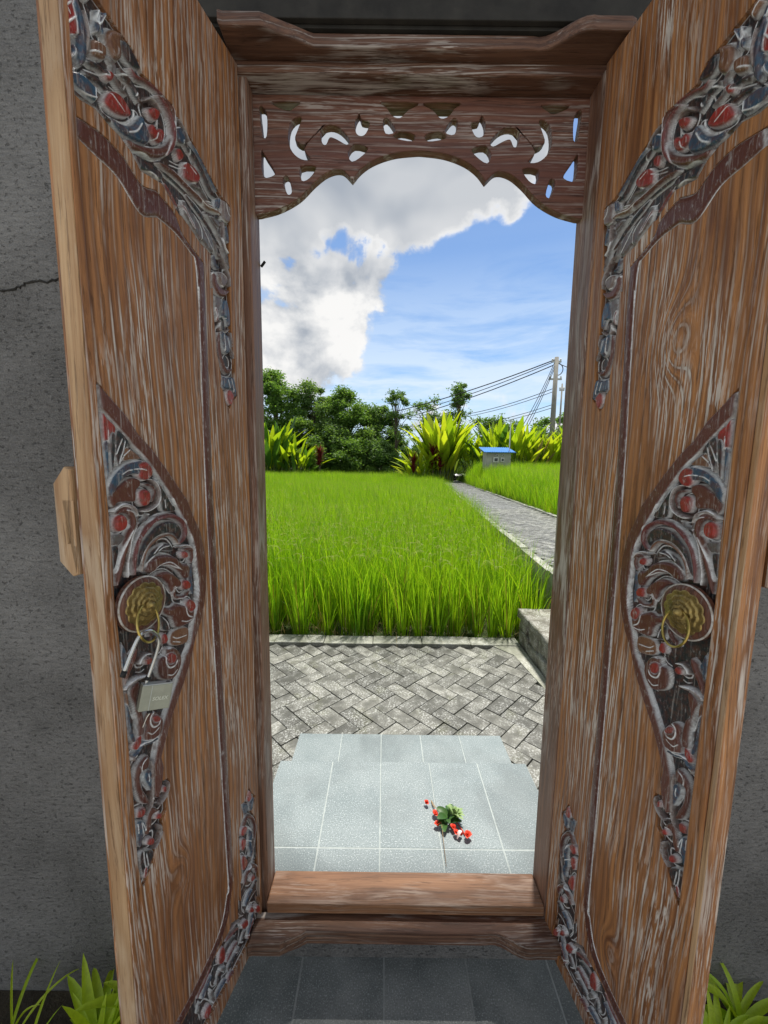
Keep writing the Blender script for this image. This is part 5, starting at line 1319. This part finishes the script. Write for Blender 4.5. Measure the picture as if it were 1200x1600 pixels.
# ================================================================ plants, trees, hut, pole, cables
G0 = -.16
KF = .70
def far_place(loc, h):
    x, y = loc[0]*KF, loc[1]*KF
    g = -.16+float(right_rise(np.array(x), np.array(y)))
    if 25 < y < 28 and abs(x-3.6) < 1.6: g = .30
    return (x, y, g), 1.44+KF*(h+G0-1.44)-g
def leaf_mesh(name, L, wd, curl, seed, mat, fold=.25, segs=9, ragged=0.):
    """big paddle leaf on its own stalk: along +Y rising, then arching"""
    rg_ = random.Random(seed); v = []; f = []
    q = Vector((0, 0, 0)); ang = .12; stalk = .38
    for i in range(segs+1):
        t = i/segs; w_ = .012 if t < stalk*.6 else wd*.5*math.sin(math.pi*min(1, (t-stalk*.6)/(1-stalk*.6))**.75)+.004
        w_ *= 1+ragged*rg_.uniform(-.4, .3)
        up = Vector((0, math.sin(ang), math.cos(ang))); nrm = Vector((0, math.cos(ang), -math.sin(ang)))
        v += [tuple(q+Vector((-w_, 0, 0))-nrm*w_*fold), tuple(q), tuple(q+Vector((w_, 0, 0))-nrm*w_*fold)]
        ang += curl*t/segs*2.2; q = q+up*(L/segs)
    for i in range(segs):
        a = i*3; f += [(a, a+1, a+4, a+3), (a+1, a+2, a+5, a+4)]
    return mesh(name, v, f, mat, True)
BL = {}
for key, mt in (('a', M['heli']), ('b', M['heli2']), ('c', M['heli3']), ('d', M['dryleaf'])):
    BL[key] = [leaf_mesh('leaf', 1.0, .115+.03*(s % 3), .05+.17*(s % 4), s, mt, .22) for s in range(5)]
def big_plant(name, loc, h, n, spread, lean, mix, label, cat, group=None, seed=0, stalks=True):
    loc, h = far_place(loc, h); spread *= KF
    rg_ = random.Random(seed); e = empty(name, loc, 0, label, cat, group)
    sm = MB()
    for i in range(n):
        a = rg_.uniform(0, 6.283); r = spread*math.sqrt(rg_.random()); x, y = r*math.cos(a), r*math.sin(a)*.7
        key = rg_.choice(mix); me = rg_.choice(BL[key]); L = h*rg_.uniform(.42, .66); z = max(0, h*rg_.uniform(.12, .42)-.0)
        if rg_.random() < .2: z *= .3
        ln = rg_.uniform(.02, lean)*(1+.6*r/spread)
        o = obj('leaf', me, e, (x, y, z)); o.rotation_euler = Euler((-ln, rg_.uniform(-.1, .1), a-math.pi/2+rg_.uniform(-.7, .7)), 'XYZ'); o.scale = (L*rg_.uniform(.8, 1.25), L, L)
        if stalks: sm.tube([(x*.8, y*.8, 0), (x*.95, y*.95, z*.6), (x, y, z+.05)], [.035*h/5, .028*h/5, .02*h/5], 5, False)
    if stalks: sm.build('stalk_cluster', M['stalk'], e)
    return e
def red_plant(loc, h, label, seed, grp='red cordylines at the plant clumps'):
    loc, h = far_place(loc, h)
    rg_ = random.Random(seed); e = empty('cordyline', loc, 0, label, 'plant', grp)
    st = MB(); st.tube([(0, 0, 0), (.03, .02, h*.5), (0, .03, h*.85)], [.05, .04, .03], 6); st.build('stem', M['bark'], e)
    v = []; f = []; d = []
    for i in range(90):
        z = h*rg_.uniform(.45, .95); blade(v, f, d, (rg_.uniform(-.05, .05), rg_.uniform(-.05, .05), z), rg_.uniform(0, 6.283), rg_.uniform(.2, 1.3), h*rg_.uniform(.22, .38), .075*h/1.5, rg_.uniform(.3, 1.2), 4)
    obj('foliage', mesh('foliage', v, f, M['red_leaf'], True), e)
def tree(name, loc, h, wx, seed, mt, label, cat='tree', trunkfrac=.35, n=9000, ls=.16, group='trees beyond the rice field', density=1., blobs=26, airy=0.):
    loc, h = far_place(loc, h); wx *= KF*1.15; ls *= KF*1.08
    rg_ = np.random.default_rng(seed); e = empty(name, loc, 0, label, cat, group)
    tb = MB(); hub = Vector((0, 0, h*trunkfrac))
    tb.tube([(0, 0, -.2), (h*.01, 0, h*trunkfrac*.5), tuple(hub), (h*.01, h*.01, h*.62), (0, 0, h*.85)], [h*.020, h*.017, h*.014, h*.008, h*.003], 7)
    cs = []
    for b in range(blobs):
        t = rg_.random(); zz_ = h*(trunkfrac*.8+(1.0-trunkfrac*.8)*t**.9); rr_ = wx*(1-.62*max(0, (t-.35)/.65)**1.6)*rg_.random()**.5*.85; a = rg_.uniform(0, 6.283)
        c = np.array([rr_*math.cos(a), rr_*math.sin(a)*.8, zz_]); cs.append((c, wx*rg_.choice([.2, .28, .36, .46])*(1-.25*t)))
        p0 = Vector((0, 0, max(h*trunkfrac*.7, zz_*.62)))
        pm = (p0+Vector(c))/2+Vector((0, 0, .04*h)); tb.tube([tuple(p0), tuple(pm), tuple(c)], [h*.006, h*.0035, h*.0015], 4, False)
    tb.build('trunk', M['bark'], e)
    per = n//blobs; C_ = np.concatenate([np.tile(c, (per, 1)) for c, r_ in cs]); Rr = np.concatenate([np.full(per, r_) for c, r_ in cs]); N_ = len(C_)
    d = rg_.normal(size=(N_, 3)); d /= np.linalg.norm(d, axis=1)[:, None]; rad = Rr*(rg_.random(N_)**.45)*(1+.5*airy*rg_.random(N_))
    # twig-wise clumps: leaves gather round sub-centres
    sub = rg_.integers(0, 14, N_)+np.repeat(np.arange(blobs), per)*14; sc_ = rg_.normal(size=(blobs*14, 3)); sc_ /= np.linalg.norm(sc_, axis=1)[:, None]
    P = C_+(d*.55+sc_[sub]*.62)*rad[:, None]*np.array([1, 1, .72])
    u = rg_.normal(size=(N_, 3)); u[:, 2] *= .5; u /= np.linalg.norm(u, axis=1)[:, None]; k = rg_.normal(size=(N_, 3)); vv_ = np.cross(u, k); vv_ /= np.linalg.norm(vv_, axis=1)[:, None]
    s_ = ls*rg_.uniform(.6, 1.4, N_)[:, None]
    V = np.stack([P-u*s_, P+vv_*s_*.42, P+u*s_, P-vv_*s_*.42], 1).reshape(-1, 3); F = np.arange(N_*4).reshape(-1, 4)
    obj('crown', mesh('crown', V, F, mt, False), e)
    return e
TR_ = [((-19.5, 52), 12.3, 5.0, 'tree', 'tallest feathery tree at the far left edge of the view, behind the paddle-leaved plants'),
       ((-13.8, 50), 12.6, 4.2, 'tree', 'tall dark green tree with a spiky top at the left of the wood'),
       ((-9.2, 51), 11.4, 4.2, 'tree3', 'lighter green bushy tree right of the tall spiky one'),
       ((-4.8, 50), 10.4, 4.2, 'tree', 'broad mid green tree in the middle of the dark wood'),
       ((-1.0, 51), 9.0, 3.4, 'tree2', 'dark rounded tree just left of the airy slender tree')]
for i, ((x, y), h, wx, mt, lb) in enumerate(TR_):
    tree('broadleaf_tree', (x, y, G0), h, wx, 20+i, M[mt], lb, n=30000, ls=.15, trunkfrac=.12, blobs=64)
tree('slender_tree', (1.3, 47, G0), 10.3, 2.1, 41, M['tree3'], 'slender airy tree with see-through foliage left of the central yellow-green clump', n=3600, ls=.13, trunkfrac=.35, blobs=24, airy=.6)
tree('slender_tree', (5.4, 50, G0), 9.9, 2.6, 43, M['tree2'], 'low part-hidden airy tree between the slender tree and the dark one behind the clump', n=3600, ls=.14, trunkfrac=.35, blobs=22, airy=.5)
tree('broadleaf_tree', (9.3, 50, G0), 11.9, 2.7, 44, M['tree2'], 'dark tree crown rising behind the central yellow-green clump', n=7500, ls=.15, trunkfrac=.3, blobs=26, airy=.35)
tree('broadleaf_tree', (14.5, 50, G0), 7.4, 3.4, 47, M['tree2'], 'low dark tree behind the right-hand paddle-leaved plants', n=6500, ls=.16, trunkfrac=.2, blobs=24)
tree('broadleaf_tree', (21.5, 50, G0), 7.6, 3.8, 48, M['tree'], 'low green tree at the far right behind the utility pole', n=6500, ls=.16, trunkfrac=.2, blobs=24)
BS = [(-15.5, 48, 6.8, 3.4, 'tree', 'tall shrub filling the gap between the two leftmost trees'), (-10.0, 48, 6.6, 3.2, 'tree', 'tall leafy shrub behind the smaller paddle-leaved clump'), (-5.6, 47.5, 6.2, 3.2, 'tree2', 'dark tall shrub left of the broad tree trunk'), (-2.2, 47.5, 5.6, 3.0, 'tree', 'tall green shrub between the broad tree and the rounded one'), (5.6, 46.5, 4.2, 2.8, 'tree2', 'dark shrub directly behind the large central clump'), (-18.5, 47, 6.0, 3.6, 'tree2', 'dark undergrowth shrub at the far left below the feathery tree'), (-12.5, 46.5, 5.2, 3.4, 'tree', 'leafy shrub behind the left paddle-leaved plants'),
      (-7.6, 46, 4.4, 3.0, 'tree2', 'dark shrub right of the red cordyline'), (-3.8, 46, 4.6, 3.0, 'tree', 'mid green shrub at the foot of the broad tree'),
      (-.4, 46, 4.2, 2.6, 'tree2', 'dark shrub at the foot of the slender tree'), (2.6, 46, 3.4, 2.2, 'tree', 'low shrub left of the central clump'), (8.6, 45, 3.2, 2.6, 'tree2', 'dark low shrub just behind the end of the brick path'),
      (13.0, 44, 3.8, 3.0, 'tree2', 'dark shrub behind the utility hut'), (19.5, 44, 4.4, 3.4, 'tree2', 'dark shrub at the far right behind the rice')]
for i, (x, y, h, wx, mt, lb) in enumerate(BS):
    tree('shrub', (x, y, G0), h, wx, 60+i, M[mt], lb, 'shrub', n=12000, ls=.13, trunkfrac=.03, group='shrubs below the trees', blobs=36)
# paddle-leaved clumps
big_plant('paddle_leaf_plant', (-12.9, 43.5, G0), 7.0, 110, 2.0, .5, 'cccaaa', 'glossy green paddle-leaved clump at the left end of the far field edge', 'plant', 'paddle-leaved clumps', 1)
big_plant('paddle_leaf_plant', (-9.6, 43.2, G0), 5.2, 60, 1.5, .7, 'ccaa', 'smaller green paddle-leaved clump right of the big left one', 'plant', 'paddle-leaved clumps', 2)
big_plant('paddle_leaf_plant', (5.3, 36.2, G0), 6.9, 150, 1.25, .48, 'aaaaaaabbc', 'large yellow-green paddle-leaved clump at the end of the path, left of it', 'plant', 'paddle-leaved clumps', 3)
big_plant('paddle_leaf_plant', (3.1, 36.0, G0), 3.9, 54, 1.0, .8, 'aaaaabb', 'low yellow-green paddle-leaved clump leaning left of the large central one', 'plant', 'paddle-leaved clumps', 4)
cl = [((8.3, 36.0), 4.3, 'aabc', 'short paddle-leaved clump just right of the path end'), ((9.7, 34.5), 5.6, 'aaac', 'tall paddle-leaved clump left of the utility hut'), ((11.3, 33.5), 5.5, 'aaaab', 'paddle-leaved clump directly behind the utility hut'),
      ((12.9, 33.8), 5.2, 'aabcd', 'paddle-leaved clump with a dried leaf, right of the utility hut'), ((14.4, 33.5), 5.0, 'aaab', 'paddle-leaved clump in front of the utility pole'), ((16.3, 33.5), 5.4, 'aaac', 'rightmost paddle-leaved clump beside the door frame')]
for i, ((x, y), h, mx_, lb) in enumerate(cl):
    big_plant('paddle_leaf_plant', (x, y, G0), h+.2, 84, 1.15, .45, mx_, lb, 'plant', 'paddle-leaved clumps', 10+i)
red_plant((4.35, 35.2, G0), 3.3, 'red-leaved cordyline inside the large central clump', 1)
red_plant((5.0, 35.0, G0), 3.0, 'darker red cordyline at the right of the stems of the central clump', 2)
red_plant((2.6, 35.2, G0), 2.4, 'short red cordyline at the left of the central clump', 3)
red_plant((-7.0, 42.0, G0), 3.2, 'red cordyline beside the smaller clump on the left', 4)
for i, (x, y, h) in enumerate(((8.1, 33.6, .8), (8.9, 32.9, 1.0))):
    tree('low_bush', (x, y, G0), h+.6, .9, 90+i, M['grass'], ['small bright bush at the right edge of the path end', 'small bright bush where the right-hand rice begins'][i], 'bush', n=1500, ls=.09, trunkfrac=.02, group='bushes at the path end', blobs=10)
# black covered heap at the path end
hp = rough_box('covered_heap', 4.55, 5.35, 26.4, 26.9, .25, .82, M['black_plastic'], None, .20, .11, 5)
tag(hp, 'crumpled black plastic sack lying at the far end of the path', 'sack')
# utility hut
hz = float(right_rise(np.array(5.56), np.array(19.4)))+G0-.1
ht = empty('utility_hut', (5.56, 19.45, hz), 0, 'small pale grey meter hut with a blue roof standing beyond the right-hand rice', 'hut')
ht.scale = (.72, .72, .72); hh_ = (2.14-hz)/.72
box('wall', -.80, .80, -.6, .6, 0, hh_, M['hut_wall'], ht, .01)
rf_ = MB()
for k in range(14):
    x0 = -1.06+k*.1515; rf_.add([(x0, -.85, hh_-.02), (x0+.075, -.85, hh_+.012), (x0+.1515, -.85, hh_-.02), (x0, .8, hh_+.36), (x0+.075, .8, hh_+.39), (x0+.1515, .8, hh_+.36), (x0, -.85, hh_-.045), (x0+.1515, -.85, hh_-.045), (x0, .8, hh_+.335), (x0+.1515, .8, hh_+.335)],
        [(0, 1, 4, 3), (1, 2, 5, 4), (6, 7, 2, 1), (6, 1, 0), (8, 9, 7, 6), (0, 3, 8, 6), (2, 7, 9, 5), (3, 4, 5, 9), (3, 9, 8)])
rf_.build('roof', M['blue_roof'], ht)
for (x, z, w_, h_) in ((-.22, -.52, .34, .34), (-.16, -.24, .16, .12), (.22, -.52, .22, .26), (.24, -.22, .12, .10)):
    f_ = box('meter_box', x-w_/2, x+w_/2, -.70, -.598, hh_+z-h_/2, hh_+z+h_/2, M['meter'], ht, .01)
    box('meter_window', x-w_*.32, x+w_*.32, -.712, -.7005, hh_+z-h_*.3, hh_+z+h_*.32, M['glassy'], f_)
vp = MB(); vp.tube([(.72, -.45, hh_*.3), (.72, -.45, hh_+2.2)], .035, 8); vp.build('vent_pipe', M['meter'], ht)
# poles
def pole(name, loc, h, r0, r1, label, arms):
    loc = (loc[0]*KF, loc[1]*KF, .3); h = 1.44+KF*(h+G0-1.44)-.3; arms = [((1.44+KF*(z+G0-1.44)-.3), w_*KF) for z, w_ in arms]
    e = empty(name, loc, 0, label, 'utility pole'); m = MB(); m.tube([(0, 0, 0), (0, 0, h)], [r0, r1], 12); m.build('shaft', M['pole'], e, True)
    for z, w_ in arms:
        box('crossarm', -w_, w_, -.05, .05, z-.05, z+.05, M['galv'], e)
        for x in (-w_*.85, w_*.85):
            q = MB(); q.tube([(x, 0, z+.05), (x, 0, z+.12), (x, 0, z+.20)], [.03, .06, .035], 7); q.build('insulator', M['meter'], e, True)
    return e
pole('utility_pole', (16.1, 38, G0), 11.9, .20, .13, 'tall grey concrete utility pole with cables behind the paddle-leaved clumps', [(11.5, .45), (9.9, .6)])
pole('utility_pole', (17.0, 38.5, G0), 9.6, .07, .05, 'thin dark pole standing right of the tall concrete utility pole', [(9.0, .22)])
def cable(p0, p1, sag, rad, label, grp='overhead cables'):
    kf = lambda p: Vector((p[0]*KF, p[1]*KF, 1.44+KF*(p[2]-1.44))); p0, p1 = kf(p0), kf(p1); sag *= KF; rad *= KF; m = MB(); n = 18
    m.tube([tuple(p0.lerp(p1, k/n)-Vector((0, 0, sag*4*(k/n)*(1-k/n)))) for k in range(n+1)], rad, 5)
    tag(m.build('overhead_cable', M['wire'], None, True), label, 'cable', grp)
far = (-7.5, 60)
cable((15.9, 38, 11.5), (-12, 62, 7.6), 1.2, .055, 'thick top cable sagging left from the head of the tall pole')
cable((15.9, 38, 11.35), (-12, 62, 7.2), 1.5, .04, 'second cable just under the thick top one')
cable((15.8, 38, 11.0), (-12, 62, 6.6), 1.5, .05, 'third cable from the tall pole, running close below the top pair')
cable((16.0, 38, 8.9), (2, 64, 9.6), 1.4, .035, 'upper of the middle cables crossing low behind the dark tree')
cable((16.0, 38, 8.6), (2, 64, 9.1), 1.3, .03, 'lower of the middle cables crossing low behind the dark tree')
cable((16.0, 38, 7.4), (4, 60, 7.4), 1.0, .03, 'low cable just above the right-hand clumps')
cable((16.0, 38, 7.1), (4, 60, 6.9), .9, .03, 'lowest cable above the right-hand clumps')
for k, (dx, z0) in enumerate(((0, 11.2), (.12, 11.0), (.22, 10.8))):
    cable((15.9+dx*.3, 38, z0), (12.6+dx*2.4, 36.5, 5.0), .25, .03, ['leftmost of the three slanting drop wires', 'middle slanting drop wire', 'rightmost of the three slanting drop wires'][k], 'slanting drop wires from the pole')
cable((16.2, 38, 11.2), (30, 42, 10.6), .8, .035, 'cable running right from the head of the tall pole')
lp = MB(); lp.tube([(KF*(16.2+.55*math.sin(t)), 38*KF, 1.44+KF*(9.76-.62*(1-math.cos(t))*.9)) for t in np.linspace(0, math.pi*.95, 12)], .03, 5); tag(lp.build('cable_loop', M['wire'], None, True), 'loop of cable hanging at the right of the tall pole head', 'cable')

# ---------------------------------------------------------------- strap-leaved plants inside
SL = []
for s in range(6):
    v = []; f = []; d = []
    rr = random.Random(s); n = 0
    q = Vector((0, 0, 0)); ang = .12; L = 1.0; segs = 9; curl = .35+.22*s
    for i in range(segs+1):
        t = i/segs; w_ = .058*(math.sin(math.pi*(t*.82+.16)))**.8*(1 if i < segs else .05)
        up = Vector((0, math.sin(ang), math.cos(ang))); nr = Vector((0, math.cos(ang), -math.sin(ang)))
        v += [tuple(q+Vector((-w_, 0, 0))-nr*w_*.55), tuple(q), tuple(q+Vector((w_, 0, 0))-nr*w_*.55)]; ang += curl*(.3+t)/segs*1.6; q = q+up*(L/segs)
    for i in range(segs): a = i*3; f += [(a, a+1, a+4, a+3), (a+1, a+2, a+5, a+4)]
    SL.append(mesh('leaf', v, f, M['strap'], True))
def strap_plant(loc, n, size, label, seed, lean=1.1, wd=1.0):
    rg_ = random.Random(seed); e = empty('strap_leaf_plant', loc, 0, label, 'plant', 'strap-leaved plants at the foot of the wall')
    for i in range(n):
        o = obj('leaf', rg_.choice(SL), e, (rg_.uniform(-.012, .012), rg_.uniform(-.012, .012), .01)); L = size*rg_.uniform(.6, 1.05)
        o.rotation_euler = Euler((-rg_.uniform(.05, lean), 0, i*2.399+rg_.uniform(-.3, .3)), 'XYZ'); o.scale = (L*wd*rg_.uniform(.8, 1.2), L, L)
strap_plant((-.70, .80, -.10), 70, .235, 'bright yellow-green strap-leaved plant at the foot of the left door leaf', 1)
strap_plant((-.60, .88, -.13), 30, .27, 'strap-leaved plant half hidden behind the left door leaf', 2)
strap_plant((-.90, .80, -.14), 7, .22, 'sparse thin-leaved plant at the bottom left corner', 3, .8, .3)
strap_plant((-1.0, .88, -.14), 6, .25, 'few thin blades sprouting at the extreme left', 5, .6, .35)
strap_plant((.90, .84, -.14), 30, .20, 'green strap-leaved plant at the foot of the wall right of the right door leaf', 4)
strap_plant((1.02, .92, -.14), 18, .22, 'strap-leaved plant at the extreme right bottom corner', 6)
bed = tag(box('planting_bed', -2.2, -.462, .30, .983, -.30, -.145, M['soil']), kind='structure'); tag(box('planting_bed', .733, 2.2, .30, .983, -.30, -.150, M['soil']), kind='structure')

# ---------------------------------------------------------------- offering on the landing
zt = .2105
of = empty('flower_offering', (.238, 1.205, zt), 0, 'small wilted green leaf offering with red flowers lying on the landing', 'offering')
of.scale = (1.85, 1.85, 1.6)
rr = random.Random(8)
def petal_mesh(L, wd, cup, mat, seed=0):
    v = []; f = []; n = 7
    for i in range(n+1):
        t = i/n; w_ = wd*math.sin(math.pi*(t*.9+.05))**.7; z = cup*L*math.sin(t*2.2)
        v += [(-w_, L*t, z+abs(w_)*.35), (0, L*t, z), (w_, L*t, z+abs(w_)*.35)]
    for i in range(n): a = 3*i; f += [(a, a+1, a+4, a+3), (a+1, a+2, a+5, a+4)]
    return mesh('petal', v, f, mat, True)
pmL = petal_mesh(.026, .0068, .22, M['offer_leaf']); pmP = petal_mesh(.021, .0035, .5, M['offer_pale']); pmR = petal_mesh(.011, .0055, .45, M['petal']); pmS = petal_mesh(.016, .005, .4, M['offer_leaf'])
for i in range(16):
    o = obj('leaf', pmL if i % 3 else pmS, of, (.006*math.cos(i*2.4), .006*math.sin(i*2.4), .001+.0006*i)); o.rotation_euler = Euler((rr.uniform(.0, .3), rr.uniform(-.5, .5), i*2.4+rr.uniform(-.4,.4)), 'XYZ')
for i in range(17):
    o = obj('pale_leaf', pmP, of, (.010+.004*rr.uniform(-1, 1), .004*rr.uniform(-1, 1)+.004, .008)); o.rotation_euler = Euler((rr.uniform(.1, 1.1), 0, rr.uniform(-2.6, .9)), 'XYZ')
def flower(par, x, y, s=1.):
    for k in range(7):
        o = obj('petal', pmR, par, (x, y, .004)); o.rotation_euler = Euler((rr.uniform(.2, 1.1), 0, k*.9+rr.uniform(-.2, .2)), 'XYZ'); o.scale = (s, s, s)
for x, y in ((-.024, .012), (-.022, -.010), (-.010, .010), (.006, -.016), (.010, -.026)): flower(of, x, y, .8)
f1 = empty('fallen_flower', (.291, 1.148, zt), 0, 'red flower with a pale petal lying in front right of the offering', 'flower'); f1.scale = (1.5, 1.5, 1.5); flower(f1, 0, 0, 1.05); flower(f1, -.014, .003, .7)
o = obj('pale_petal', petal_mesh(.016, .004, .7, M['pink']), f1, (-.024, -.004, .003)); o.rotation_euler = (0.2, 0, -1.0)
st = MB(); st.tube([(-.004, .006, .003), (-.010, .020, .004), (-.018, .034, .006)], [.0016, .0013, .001], 6); st.build('stem', M['petal'], f1, True)
f2 = empty('fallen_flower', (.168, 1.272, zt), 0, 'single red petal flower lying behind left of the offering', 'flower'); f2.scale = (1.5, 1.5, 1.5); flower(f2, 0, 0, .8)
stk = MB(); stk.tube([(.188, 1.292, zt+.003), (.206, 1.225, zt+.020), (.210, 1.18, zt+.016), (.206, 1.055, zt+.002)], [.0010, .0009, .0009, .0007], 6)
stk.tube([(.188, 1.290, zt+.003), (.190, 1.27, zt+.007), (.196, 1.25, zt+.013)], [.0016, .0017, .0015], 6); tag(stk.build('incense_stick', M['twig'], None, True), 'thin burnt incense stick lying across the offering', 'incense stick')

# ---------------------------------------------------------------- padlock hanging from the left ring
pc = Vector((-.38448, .61367, 1.04718))
Rm = Matrix(((.731391, .10657, .67358, 0), (.638146, .241366, -.731104, 0), (-.240493, .964565, .108526, 0), (0, 0, 0, 1)))
lk = empty('padlock', (0, 0, 0), 0, 'open grey-green padlock with a long steel shackle, hung from the left brass ring', 'padlock'); lk.matrix_world = Matrix.Translation(pc) @ Rm
bw, bh, bt = .0232, .0205, .0085
def sheared(o):
    for v_ in o.data.vertices: v_.co.x += 0
    return o
bd = box('lock_body', -bw, bw, -bh, bh, -bt, bt, M['lock_body'], lk, .0014)
box('top_plate', -bw+.0008, bw-.0008, bh-.0002, bh+.0012, -bt+.0008, bt-.0008, M['lock_top'], lk, .0004)
box('seam_line', -bw+.0145, -bw+.0152, -bh+.0004, bh-.0004, bt-.0003, bt+.0003, M['lock_top'], lk)
hl = MB(); hl.tube([(bw-.0065, bh+.0009, 0), (bw-.0065, bh+.0015, 0)], .0034, 14); hl.build('shackle_hole', M['rubber'], lk)
def text(s, size, x, y, z, mat, shear=0.):
    cu = bpy.data.curves.new('t', 'FONT'); cu.body = s; cu.size = size; cu.extrude = .00025; cu.align_x = 'CENTER'; cu.shear = shear
    to = bpy.data.objects.new('t', cu); col.objects.link(to); dg = bpy.context.evaluated_depsgraph_get(); me = bpy.data.meshes.new_from_object(to.evaluated_get(dg)); bpy.data.objects.remove(to)
    me.materials.clear(); me.materials.append(mat); return obj('stamped_lettering', me, lk, (x, y, z))
text('SOLEX', .0078, .0062, -.0045, bt+.0001, M['lock_mark'], .2)
# shackle: one leg in the body, the other swung free to the left
def lpt(*p): return Rm.to_3x3().inverted() @ (Vector(p)-pc)       # a place in the door's space, in the lock's own
a, b_, c_, d_2, e_2 = [lpt(*p) for p in ([-0.37809, 0.62261, 1.1353], [-0.37879, 0.6117, 1.16058], [-0.38268, 0.59639, 1.16847], [-0.38814, 0.58304, 1.1606], [-0.40085, 0.56547, 1.11348])]
A0 = Vector((-bw+.0065, bh+.004, 0))
ctrl = [Vector((-bw+.0065, bh-.002, 0)), A0, a, b_, c_, d_2, e_2]
cp = catmull(np.array([list(p) for p in ctrl]), 7); sh = MB(); sh.tube([tuple(p) for p in cp], .0030, 12); sh.build('shackle', M['steel'], lk, True)
cf = MB(); cf.tube([(A0.x-.0004, A0.y+.0035, 0), tuple(A0.lerp(a, .14))], .0038, 12); cf.build('collar', M['rubber'], lk, True)
dd = (e_2-d_2).normalized(); cf = MB(); cf.tube([tuple(e_2-dd*.004), tuple(e_2+dd*.0045)], .0042, 12); cf.build('collar', M['rubber'], lk, True)
ky = MB(); k0 = Vector((-.004, -bh-.0002, 0)); ky.tube([tuple(k0), tuple(k0+Vector((.0005, -.006, 0)))], .0042, 10); ky.build('key_barrel', M['rubber'], lk)
ky = MB(); ky.tube([tuple(k0+Vector((.001, -.005, .001))), tuple(k0+Vector((-.003, -.013, .001))), tuple(k0+Vector((-.006, -.028, .001)))], [.0016, .0013, .0011], 6); ky.build('wire_pin', M['steel'], lk)
